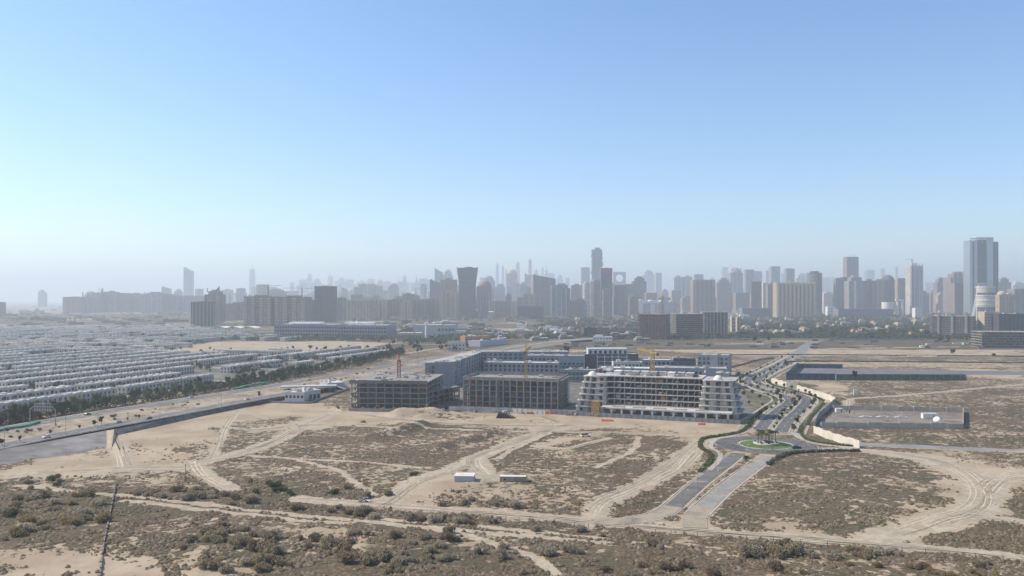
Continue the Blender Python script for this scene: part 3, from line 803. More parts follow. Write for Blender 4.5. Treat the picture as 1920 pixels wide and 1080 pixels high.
def planting():
    r = random.Random(21)
    for i in range(10):
        a = i/10*6.28+r.random()*0.3; q = r.uniform(3.0, 7.2)
        palm(RB.x-0.5+q*math.cos(a)*1.0, RB.y+q*math.sin(a), 1.0, r.uniform(0.58, 0.88), "tall date palm in the cluster on the grassy roundabout", "palms on the roundabout")
    for i in range(16):
        a = r.random()*6.28; q = r.uniform(1, 6)
        o = shrub(6, RB.x+q*math.cos(a), RB.y+q*math.sin(a), r.uniform(0.5, 0.9), "small green shrub under the roundabout palms", "planting under the roundabout palms", name="island_shrub"); o.location.z = 1.1
    # hedges
    def hedge(pts, wd, h, label, mat=F_DARK, dens=7):
        wd *= .72; h *= .7; P = smooth_path([G(*p) for p in pts], 5); m = MB(); rr = np.random.RandomState(int(P[0].x*7) % 9999)
        tot = sum((P[i+1]-P[i]).length for i in range(len(P)-1))
        for i_ in range(len(P)-1):
            if rr.rand() > .12: ribbon(m, P[i_:i_+2], wd*0.3, -wd*0.3, 0, h*rr.uniform(.5,.75))
        N = int(tot*wd*dens)
        for _ in range(N):
            i = rr.randint(0, len(P)-1); t = rr.rand(); c = P[i]*(1-t)+P[i+1]*t
            tn = (P[i+1]-P[i]).normalized(); of = rr.uniform(-wd/2, wd/2); z = h*(0.25+0.8*rr.rand())
            p = np.array([c.x-tn.y*of, c.y+tn.x*of, z]); a = rr.normal(size=3); a /= np.linalg.norm(a); b = np.cross(a, rr.normal(size=3)); b /= np.linalg.norm(b)
            s = 0.3*(0.5+rr.rand()*1.2); m.add([p-a*s, p+b*s, p+a*s, p-b*s], [(0,1,2,3)])
        o = m.build("hedge", mat); tag(o, label, "hedge")
    hedge([(1404,800),(1385,812),(1350,818),(1318,824),(1314,840),(1332,852),(1330,868),(1312,886)], 3.4, 1.6, "clipped hedge winding round the pavement west of the roundabout", F_GREEN)
    hedge([(1432,768),(1415,785),(1404,800)], 3.2, 1.6, "hedge strip running down from the terraced building to the roundabout", F_GREEN)
    hedge([(1440,872),(1470,855),(1500,850),(1560,847),(1612,847)], 3.4, 2.0, "dark hedge bordering the big scrub field by the paved spur", F_DARK)
    hedge([(1503,800),(1502,812),(1515,826),(1560,834),(1612,838)], 3.0, 1.4, "hedge at the foot of the lower white boundary wall", F_GREEN)
    hedge([(1545,757),(1535,768),(1520,785),(1515,798)], 3.0, 1.4, "hedge beside the plain grey boundary wall", F_GREEN)
    hedge([(1442,716),(1450,723),(1480,731),(1520,742),(1545,752)], 2.6, 1.2, "low hedge at the foot of the upper white boundary wall", F_GREEN)
    hedge([(1470,684),(1500,678),(1700,679),(1980,682)], 3.0, 2.2, "long hedge row on the near side of the cross road", F_DARK, 3)
    hedge([(1300,667),(1470,665.5),(1700,667),(1980,669)], 3.0, 2.2, "long hedge row on the far side of the cross road", F_DARK, 3)
    hedge([(1370,690),(1400,682),(1420,676),(1450,672)], 3.0, 2.0, "hedge curving along the office park edge", F_DARK, 4)
    vg = MB()
    for P, a_, b_ in ((RL, 12.4, 8.9), (RRt, -8.9, -12.4), (RL, -4.9, -6.6), (RRt, 6.4, 4.9)):
        for i in range(6, len(P)-4):
            if (P[i]-RB).length > 31 and (P[i+1]-RB).length > 31 and r.random() < .82: ribbon(vg, P[i:i+2], a_, b_, .035)
    tag(vg.build("verge_planting", flat("verge_green", (0.12,0.135,0.06), .95, .45, .5)), kind="structure")
    # street trees along the boulevard
    for P, s_, lab in ((RL, 6.2, "small street tree on the outer verge of the boulevard"), (RRt, -6.2, "small street tree on the far verge of the boulevard"), (RL, -7.0, "small tree in the planted strip between the carriageways")):
        Q = offs(P, s_)
        for i in range(1, len(Q)-1, 2):
            p = Q[i]
            if (p-RB).length < 30: continue
            tree(p.x+r.uniform(-1,1), p.y+r.uniform(-2,2), 0, r.uniform(0.38, 0.7), lab, "street trees of the boulevard", kind=r.choice((0,2)))
    for i in range(110):
        p = Vector((0,0,0)); P = r.choice((RL, RRt)); k = r.randrange(2, len(P)-2); p = offs(P, r.choice((-6.5,-5.8,6.3,10.5,11.5)) if P is RRt else r.choice((6.2,10.5,-6)))[k]
        if (p-RB).length < 29: continue
        shrub(6, p.x, p.y+r.uniform(-3,3), r.uniform(0.5, 1.0), "small planted shrub on the boulevard verge", "verge shrubs of the boulevard", name="verge_shrub")
    for px, py, s in ((1395,745,1.0),(1410,742,.9),(1425,750,.8),(1440,745,.7),(1460,740,.95),(1405,760,.7),(1388,722,.8),(1392,712,.9),(1430,762,.6),(1385,705,.9),(1386,735,.7),(1450,752,.6)):
        p = G(px, py); tree(p.x, p.y, 0, s*0.75, "garden tree on the green plot beside the terraced building", "trees on the green plot", kind=2)
    gp = MB(); q = [G(*p) for p in ((1392,735),(1450,738),(1470,752),(1440,768),(1395,770),(1388,750))]
    gp.add([(p.x,p.y,0.03) for p in q], [tuple(range(len(q)))]); tag(gp.build("lawn", flat("dull_lawn", (0.12,0.115,0.065), .95, .45, .15)), kind="structure")
    p = G(1398,866); tree(p.x, p.y, 0, 0.55, "lone young tree on the wedge south of the roundabout", None, kind=2)
    # tree belt beside the highway
    A = [G(-140,842), G(0,800), G(200,769), G(433,731), G(567,706), G(690,682), G(760,664)]
    P = smooth_path(A, 20)
    ub = MB(); rs_ = np.random.RandomState(12)
    for i in range(len(P)*7):
        k = i/7; a_ = P[int(k)]; b_ = P[min(int(k)+1, len(P)-1)]; c = a_.lerp(b_, k % 1.0)
        leaf_cloud(ub, [(c.x+r.uniform(-15,1), c.y+r.uniform(-3,3), 2.0+r.random()*3.6, r.uniform(2.0,3.4))], 34, 0.5, rs_.randint(99999), .9)
    tag(ub.build("belt_undergrowth", F_DARK), "thick bushy undergrowth filling the highway tree belt", "undergrowth", None, "stuff")
    for i, p in enumerate(P):
        q = offs(P, 3 if i % 2 else 11)[i]; px = 960+q.x/q.y*F
        where = "opposite the gravel slope" if px < 200 else "by the dark sloping verge" if px < 430 else "across from the white sales office" if px < 600 else "toward the red crane"
        tree(q.x+r.uniform(-2,2), q.y+r.uniform(-2,2), 0, r.uniform(1.2, 1.65), "dark tree in the highway belt "+where, "tree belt beside the highway", kind=r.choice((0,0,1,2)))
    # median shrubs
    for i in range(50):
        k = r.randrange(0, len(HU)-22); a = HU[k]; b = HL[min(k, len(HL)-1)]; t = r.uniform(0.3, 0.72); p = a*(1-t)+b*t
        o = shrub(r.choice((1,3,4)), p.x, p.y+r.uniform(-4,4), r.uniform(0.7, 1.5), "small dark shrub on the sandy highway median", "shrubs on the highway median", name="median_shrub"); o.location.z = 3.0
    for px, py, s in ((178,800,.62),(190,797,.7),(148,806,.42),(95,815,.4),(38,829,.45),(240,790,.35),(260,786,.4),(4,836,.6),(14,812,.5)):
        p = G(px, py, 3.0); tree(p.x, p.y, 3.0, s, "small dark tree between the highway carriageways", "small trees on the highway", kind=0)
planting()

# ------------------------------------------------------------------ building pieces
def window_mesh(w_, h_, mat=None, frame=None):
    m = MB(); m.box(-w_/2, w_/2, -0.06, 0.02, 0, h_, 0)
    t = 0.09
    m.box(-w_/2-t, -w_/2, -0.12, 0.02, -t, h_+t, 1); m.box(w_/2, w_/2+t, -0.12, 0.02, -t, h_+t, 1)
    m.box(-w_/2, w_/2, -0.12, 0.02, -t, 0, 1); m.box(-w_/2, w_/2, -0.12, 0.02, h_, h_+t, 1)
    return m.mesh("window", [mat or GLASS, frame or GREYW])

def wall_windows(parent, a, b, z0, rows, floor, cols, ww, wh, mat=None, frame=None, skip=None, limit=96):
    """windows as parts along the wall from a to b (local xy), outward side = right of a->b"""
    me = window_mesh(ww, wh, mat, frame)
    a = Vector(a); b = Vector(b); L = (b-a).length; ang = math.atan2(b.y-a.y, b.x-a.x)
    k = 0
    for r_ in range(rows):
        for c in range(cols):
            if skip and skip(r_, c): continue
            t = (c+0.5)/cols; p = a.lerp(b, t)
            o = link("window", me, parent, (p.x, p.y, z0+r_*floor), ang); k += 1
            if k >= limit: return

def roof_kit(parent, x0, x1, y0, y1, z, n, seed, mat=ROOFW):
    r = random.Random(seed)
    for i in range(n):
        w_ = r.uniform(1.5, 4.5); d_ = r.uniform(1.5, 4); h_ = r.uniform(0.8, 2.4)
        x = r.uniform(x0+2, max(x0+2.1, x1-w_-2)); y = r.uniform(y0+2, max(y0+2.1, y1-d_-2))
        m = MB(); m.box(x, x+w_, y, y+d_, z, z+h_); m.box(x+0.3, x+w_-0.3, y+0.3, y+d_-0.3, z+h_, z+h_+0.3)
        m.build("roof_unit", mat if r.random() < 0.6 else STEEL, parent)

def front(P, Q):
    """empty frame: x along the front P->Q, y going away"""
    d = Q-P; return d.length, math.atan2(d.y, d.x)

def block(name, label, P, Q, depth, h, wall, roof=ROOFM, rows=5, cols=12, ww=1.6, wh=1.9, z0=1.2, glass=None, side=None, kit=6, frame=None, parapet=0.9, cat="building", group=None, skip=None, seed=1):
    W_, rz = front(P, Q)
    e = empty(name, P, rz, label, cat, group)
    m = MB(); m.box(0, W_, 0, depth, -0.3, h); m.build("wall", wall, e)
    r = MB(); t = 0.35
    r.box(t, W_-t, t, depth-t, h, h+0.12, 1)
    for (a, b, c, d) in ((-0.05,W_+0.05,-0.05,t),(-0.05,W_+0.05,depth-t,depth+0.05),(-0.05,t,t,depth-t),(W_-t,W_+0.05,t,depth-t)): r.box(a, b, c, d, h-0.2, h+parapet, 0)
    r.build("roof", [wall, roof], e)
    fl = (h-z0)/max(rows, 1)
    if rows: wall_windows(e, (0,0), (W_,0), z0, rows, fl, cols, ww, wh, glass, frame, skip)
    if side and rows:
        sc = side
        a, b = ((W_,0),(W_,depth)) if P.x < 0 else ((0,depth),(0,0))
        wall_windows(e, a, b, z0, rows, fl, sc, ww, wh, glass, frame)
    if kit: roof_kit(e, 0, W_, 0, depth, h+0.12, kit, seed)
    return e, W_

def frame_building(label, P, Q, depth, floors, fh, bays, sidebays=5, slab=CONC, col=CONC, infill=CONC_D, seed=1, name="unfinished_building", topparapet=0.0, fill=0.45, cat="building", clutter=14, ov=0.5, sidewall=None, back=0.25, thick=0.25, cw=0.4):
    W_, rz = front(P, Q); r = random.Random(seed)
    e = empty(name, P, rz, label, cat)
    H = floors*fh
    for k in range(floors+1):
        m = MB(); m.box(-ov, W_+ov, -ov, depth+ov, k*fh-thick, k*fh+0.25); m.build("floor_slab", slab, e)
    bw = W_/bays; me = MB().box(-0.4, 0.4, -0.4, 0.4, 0.25, fh-0.2).mesh("column", col)
    big = MB().box(-cw, cw, -cw, cw, 0.2, H-0.1).mesh("column", col)
    for i in range(bays+1):
        link("column", big, e, (min(max(i*bw, 0.5), W_-0.5), back+(0 if back < .5 else 0.6), 0))
    sb = depth/sidebays
    for i in range(1, sidebays+1):
        for x in (0.5, W_-0.5): link("column", big, e, (x, min(i*sb, depth-0.5), 0))
    # inner block walls set back from the edge, one per bay where the storey is filled
    n = 0
    for k in range(floors):
        for i in range(bays):
            if r.random() < fill and n < 90:
                m = MB(); x0 = i*bw+0.5; x1 = (i+1)*bw-0.5; z0 = k*fh+0.27; z1 = (k+1)*fh-0.22; yb = 1.0+back
                wn = (x1-x0)*0.24
                m.box(x0, x0+wn, yb, yb+0.3, z0, z1); m.box(x1-wn, x1, yb, yb+0.3, z0, z1)
                m.box(x0+wn, x1-wn, yb, yb+0.3, z0, z0+0.9); m.box((x0+x1)/2-0.35, (x0+x1)/2+0.35, yb, yb+0.3, z0+0.9, z1)
                m.build("block_wall", infill if r.random() < .7 else r.choice((CONC_D, BRICKR, GREYD, CONC)), e); n += 1
    m = MB(); m.box(3.5, W_-3.5, 5.0, depth-5, 0.3, H-0.3); m.build("core_wall", CONC_D, e)
    if sidewall:
        for k in range(floors):
            m = MB(); x = W_-1.2; m.box(x, x+0.25, 2, depth-2, k*fh+0.27, (k+1)*fh-0.9); m.build("block_wall", sidewall, e)
    if topparapet:
        m = MB()
        for (a, b, c, d) in ((0,W_,-0.1,0.3),(0,W_,depth-0.3,depth),(-0.1,0.3,0.3,depth-0.3),(W_-0.3,W_+0.1,0.3,depth-0.3)): m.box(a, b, c, d, H+0.25, H+0.25+topparapet)
        m.build("parapet", col, e)
    for i in range(clutter):
        m = MB(); x = r.uniform(2, W_-6); y = r.uniform(1, depth-5); w_ = r.uniform(1, 5); d_ = r.uniform(0.6, 4); h_ = r.uniform(0.3, 1.6)
        if r.random() < 0.5:
            m.box(x, x+w_, y, y+d_, H+0.27, H+0.27+h_)
        else:
            for j in range(4): m.beam((x+j*0.5, y, H+0.3+0.12*j), (x+j*0.5+r.uniform(-.4,.4), y+d_+2, H+0.35+0.12*j), 0.18)
        m.build("material_stack", r.choice((WHITE, TIMBER, CONC_L, STEEL, CONC_L)), e)
    # starter bars above the columns
    m = MB()
    for i in range(0, bays+1):
        for dx in (-0.25, 0.25):
            m.beam((i*bw+dx, 0.3, H+0.2), (i*bw+dx, 0.3, H+1.4), 0.07); m.beam((i*bw+dx, depth*0.5, H+0.2), (i*bw+dx, depth*0.5, H+1.4), 0.07)
    m.build("starter_bars", BARK, e)
    return e, W_, H

def crane(P, h, label, mat, jib=42, az=90, t=1.7, jh=None, base=0.0, n_jib=None):
    """lattice tower crane: mast, cab, jib and counter jib"""
    e = empty("tower_crane", (P.x, P.y, base), 0, label, "crane")
    m = MB(); b = 0.27 if t < 2.5 else 0.35
    for sx in (-1, 1):
        for sy in (-1, 1): m.beam((sx*t/2, sy*t/2, 0), (sx*t/2, sy*t/2, h), b)
    k = max(6, int(h/2.2)); dz = h/k
    for i in range(k):
        z = i*dz
        for (ax, ay, bx, by) in ((-1,-1,1,-1),(1,-1,1,1),(1,1,-1,1),(-1,1,-1,-1)):
            q = 1 if i % 2 else -1
            p0 = (ax*t/2, ay*t/2, z if q > 0 else z+dz); p1 = (bx*t/2, by*t/2, z+dz if q > 0 else z)
            m.beam(p0, p1, b*0.8); m.beam((ax*t/2, ay*t/2, z), (bx*t/2, by*t/2, z), b*0.8)
    m.build("mast", mat, e)
    top = bpy.data.objects.new("slewing_unit", MB().disc(0, 0, t*0.8, h, h+0.8, 12).mesh("slewing_unit", mat)); C.objects.link(top); top.parent = e
    a = R(az); c, s = math.cos(a), math.sin(a)
    def P3(r_, o, z): return (c*r_-s*o, s*r_+c*o, z)
    z0 = h+0.8
    j = MB(); nj = int(jib/2.5)
    for i in range(nj):
        r0, r1 = i*jib/nj, (i+1)*jib/nj
        for o in (-0.6, 0.6):
            j.beam(P3(r0,o,z0), P3(r1,o,z0), b*0.8); j.beam(P3(r0,o,z0), P3((r0+r1)/2,0,z0+1.2), b*0.6); j.beam(P3((r0+r1)/2,0,z0+1.2), P3(r1,o,z0), b*0.6)
        j.beam(P3(r0,0,z0+1.2), P3(r1,0,z0+1.2), b*0.8)
    j.build("jib", mat, e)
    cj = MB()
    for o in (-0.6, 0.6): cj.beam(P3(0,o,z0), P3(-jib*0.3,o,z0), b)
    cj.build("counter_jib", mat, e)
    w_ = MB(); w_.beam(P3(-jib*0.24,0,z0-0.6), P3(-jib*0.3,0,z0-0.6), 1.8); w_.build("counterweight", CONC_D, e)
    ap = MB()
    for sx in (-1, 1): ap.beam((sx*0.6, 0, z0), (0, 0, z0+6), b)
    ap.beam((0,0,z0+6), P3(jib*0.7,0,z0+1.2), 0.08); ap.beam((0,0,z0+6), P3(-jib*0.28,0,z0), 0.08); ap.build("apex_frame", mat, e)
    cb = MB(); cb.box(1.0, 2.4, -0.8, 0.8, z0-1.6, z0+0.4); cb.build("cab", WHITE, e)
    return e

# ------------------------------------------------------------------ office park and building sites
def park():
    q = MB(); c = [G(*p) for p in ((652,770),(842,773),(1030,777),(1386,795),(1418,779),(1378,703),(1310,690),(1100,680),(905,676),(790,712),(700,735))]
    q.add([(p.x,p.y,.035) for p in c], [tuple(range(len(c)))]); stru("site_ground", q, flat("churned_site_ground", (0.155,0.145,0.125), .95, .4, .12, drift=.3))
    # unfinished frame at the park's west end
    e, w_, h_ = frame_building("raw concrete building frame with cluttered open roof deck under the red crane", G(657,766), G(800,768), 62, 5, 3.9, 9, 6, seed=4, fill=0.55, clutter=60, back=1.3, ov=0.6)
    m = MB(); m.box(-0.6, w_+0.6, -0.7, -0.45, h_-1.2, h_+1.3); m.build("edge_hoarding", CONC_D, e)
    frame_building("low dusty storeys stepping down beside the west frame", G(801,764), G(862,750), 34, 3, 3.6, 6, 4, seed=6, fill=0.6, clutter=26, ov=0.3)
    # middle frame
    e, w_, h_ = frame_building("grey beige five storey frame building with parapet and scaffolded right end", G(868,762), G(1047,768), 40, 5, 4.0, 14, 6, seed=8, slab=CONC, col=CONC, fill=0.85, topparapet=2.0, clutter=24, sidewall=CONC_D, ov=0.1, cw=.5)
    m = MB()
    for x in (28, 29.2): m.box(x*w_/76, x*w_/76+0.7, -1.0, -0.3, 0, h_+0.3)
    m.build("lift_shaft", CONC_D, e)
    sc = MB()
    for i in range(9):
        x = w_+1.2+0; y = 1+i*4.4
        sc.beam((x, y, 0), (x, y, h_+1.5), 0.12); sc.beam((x+1.3, y, 0), (x+1.3, y, h_+1.5), 0.12)
    for k in range(10):
        z = 2+k*2.1; sc.beam((w_+1.2, 1, z), (w_+1.2, 36, z), 0.1); sc.beam((w_+2.5, 1, z), (w_+2.5, 36, z), 0.1); sc.box(w_+1.2, w_+2.5, 1, 36, z, z+0.06)
    sc.build("scaffolding", STEEL, e)
    terraced()
    # finished offices behind
    W1 = flat("park_wall_grey", (0.27,0.28,0.31), 0.7, 0.1, 0.3); W2 = flat("park_wall_blue", (0.28,0.305,0.345), 0.6, 0.1, 0.3); W3 = flat("park_wall_white", (0.55,0.56,0.57), 0.7, 0.08, 0.3)
    # long L shaped office
    A = [G(797,727), G(852,724), G(905,698), G(1066,698)]
    e = empty("office_building", A[0], 0, "dark grey office with a long window wing receding behind both frames", "building")
    L = [p-A[0] for p in A]; h = 22.0
    foot = [L[0], L[1], L[2], L[3], L[3]+Vector((0,20,0)), L[2]+Vector((-12,20,0)), L[1]+Vector((-20,22,0)), L[0]+Vector((0,14,0))]
    m = MB(); m.prism([(p.x,p.y) for p in foot], -0.3, h); m.build("wall", W1, e)
    r = MB(); r.prism([(p.x*0.995+0.3,p.y*0.995+0.5) for p in foot], h, h+0.5); r.build("roof", ROOFM, e)
    wall_windows(e, (L[0].x+5,L[0].y), (L[1].x-8,L[1].y), 3.5, 4, 4.3, 3, 2.2, 3.4)
    wall_windows(e, (L[1].x,L[1].y), (L[2].x,L[2].y), 2.5, 5, 3.9, 11, 5.5, 2.9, TEAL, W1)
    wall_windows(e, (L[2].x,L[2].y), (L[3].x,L[3].y), 6.0, 4, 3.9, 17, 3.6, 2.9, TEAL, W3)
    for i in range(5):
        t = (i+0.5)/5; p = L[1].lerp(L[2], t); f = MB(); f.box(-1.6, 1.6, -0.7, 0, 0, h+0.4); f.build("pier", W1, e, (p.x,p.y,0), math.atan2(L[2].y-L[1].y, L[2].x-L[1].x))
    rr = random.Random(3)
    for i in range(26):
        s = rr.randrange(3); t = rr.random(); p = L[s].lerp(L[s+1], t)+Vector((rr.uniform(-9,-3) if s == 1 else rr.uniform(2,4), rr.uniform(3,10), 0))
        m = MB(); m.box(p.x, p.x+rr.uniform(1.5,4), p.y, p.y+rr.uniform(1.5,3), h+0.5, h+0.5+rr.uniform(.8,2)); m.build("roof_unit", ROOFW, e)
    block("office_building", "narrow grey office with a pale metal roof behind the middle frame", G(908,712), G(1047,714), 22, 16.5, W1, ROOFW, 3, 16, 2.2, 2.4, 5.0, kit=8, seed=2)
    e, w_ = block("office_building", "blue grey office with a smooth blank upper wall behind the scaffolding", G(985,705), G(1095,706), 26, 20.5, W2, ROOFM, 4, 14, 3.0, 2.6, 2.5, TEAL, kit=6, frame=W3, skip=lambda r_, c: r_ == 3 and c > 7)
    m = MB(); m.box(w_*0.55, w_*0.98, -6, -0.1, -0.2, 11); m.build("glazed_annex", TEAL, e)
    for i in range(7): m = MB(); m.box(w_*(0.55+0.07*i)-0.2, w_*(0.55+0.07*i)+0.2, -6.25, -6.02, 0, 11.2); m.build("mullion", W3, e)
    e, w_ = block("office_building", "dark office with white framed bays and a white top storey in mid park", G(1098,703), G(1197,703), 28, 21, GREYD, ROOFM, 4, 12, 2.4, 2.4, 2.5, kit=4, frame=W3, skip=lambda r_, c: c < 2 or c > 9)
    m = MB(); m.box(w_*0.05, w_*0.80, 1.5, 20, 20.8, 27.5); m.build("top_storey", W3, e)
    wall_windows(e, (w_*0.05,1.5), (w_*0.80,1.5), 22.2, 1, 4, 8, 2.6, 3.4, GLASS, W3)
    for x in (0.22,0.36,0.5,0.62,0.78): m = MB(); m.box(w_*x-0.5, w_*x+0.5, -0.6, 0, 0, 21); m.build("pier", W3, e)
    for k in range(4): m = MB(); m.box(w_*0.22, w_*0.78, -0.5, -0.04, 5+k*4.6-0.35, 5+k*4.6+0.35); m.build("spandrel", W3, e)
    block("office_building", "long low blue grey office in front of the corner block", G(1200,704), G(1305,705), 24, 15.5, W2, ROOFW, 3, 13, 2.6, 2.4, 3.5, kit=7, frame=W1, seed=5)
    e, w_ = block("office_building", "tall grey corner office with white bay frames at the park's east end", G(1308,704), G(1366,706), 30, 21, W1, ROOFM, 4, 7, 3.0, 3.0, 2.5, TEAL, side=4, kit=4, frame=W3)
    m = MB(); m.box(w_*0.42, w_*0.66, -1.0, -0.05, 0, 21.5); m.build("pier", W2, e)
    block("office_building", "front grey office bar with ribbon windows left of the yellow crane", G(1122,724), G(1218,726), 24, 16, W1, ROOFW, 3, 12, 2.6, 2.2, 4, kit=5, frame=W2, seed=8)
    block("office_building", "front grey office bar with smooth blank east wall behind the terraced block", G(1222,726), G(1364,729), 26, 17, W2, ROOFM, 3, 16, 2.4, 2.2, 4, kit=5, frame=W1, seed=9, skip=lambda r_, c: c > 10)
    block("office_building", "low teal glazed link block tucked between the middle frame and the white bay office", G(1050,716), G(1117,717), 14, 11, W1, ROOFW, 2, 9, 3.4, 3.0, 2.0, TEAL, kit=6, frame=W3, seed=21)
    block("office_building", "short stepped grey block at the end of the long window wing", G(905,700), G(935,700), 12, 13, W2, ROOFM, 3, 5, 2.6, 2.4, 2.0, TEAL, kit=4, seed=22)
    block("office_building", "white stepped penthouse block behind the front office bar", G(1150,714), G(1205,714), 12, 17.5, W3, ROOFM, 4, 8, 2.2, 2.2, 2.5, kit=4, frame=W1, seed=23)
    block("office_building", "upper grey block stepping up beside the tall corner office", G(1262,712), G(1304,713), 10, 20, GREYD, ROOFM, 4, 6, 2.6, 2.4, 2.5, TEAL, kit=4, frame=W3, seed=24)
    # cranes
    p = G(748,757); crane(p, 33, "red tower crane standing in the west frame building", RED, 40, 100, 2.3, base=0)
    p = G(986,765); crane(p, 41, "yellow tower crane in front of the middle frame building", YEL, 40, 84, 2.3)
    p = G(1224,772); crane(p, 41, "yellow tower crane rising from the terraced building's podium", YEL, 38, 97, 2.3)
    # hoardings
    def hoarding(pts, h, label, mat):
        q = MB()
        P = [G(*p) for p in pts]
        for a, b in zip(P[:-1], P[1:]):
            d = (b-a).normalized(); n_ = Vector((-d.y, d.x, 0))*0.12
            q.prism([(a-n_)[:2], (b-n_)[:2], (b+n_)[:2], (a+n_)[:2]], 0, h)
            L_ = (b-a).length
            for i in range(int(L_/4)+1):
                c = a+d*min(i*4, L_); q.box(c.x-0.15, c.x+0.15, c.y-0.3, c.y-0.13, 0, h+0.25)
        tag(q.build("hoarding", mat), label, "hoarding")
    hoarding([(655,771),(700,772),(760,772),(842,774)], 2.2, "dusty low hoarding before the west frame building", CONC)
    hoarding([(842,770),(900,771),(960,773),(1022,778)], 3.0, "pale hoarding in front of the middle frame building", CONC_L)
    hoarding([(1032,776),(1150,783),(1280,790),(1388,796),(1420,780)], 2.8, "long grey hoarding round the terraced building site", GREYW)
    # yard clutter
    rr = random.Random(9)
    items = [(600,672,1), ]
    for i in range(40):
        px = rr.uniform(660, 1380); p0 = G(px, 768+(px-660)*0.03-rr.uniform(0.5, 4))
        k = rr.random(); m = MB(); w_ = rr.uniform(1.5, 5)
        if k < 0.5:
            for j in range(4): m.box(-w_/2+j*0.1, w_/2-j*0.1, -1, 1, j*0.4, j*0.4+0.34)
            nm, lb, ct, mt = "pallet_stack", "stack of site material inside the hoarding", "stack", rr.choice((TIMBER, CONC_L, WHITE, BRICKR))
        else:
            for j in range(6): m.beam((-w_, -0.8+j*0.3, 0.2+0.15*(j % 2)), (w_, -0.8+j*0.3+0.1, 0.2+0.15*(j % 2)), 0.24)
            nm, lb, ct, mt = "steel_bundle", "bundle of steel lengths inside the hoarding", "bundle", rr.choice((BARK, STEEL))
        o = m.build(nm, mt, None, p0, rr.uniform(-.5, .5)); tag(o, lb, ct, "materials lying in the building sites")

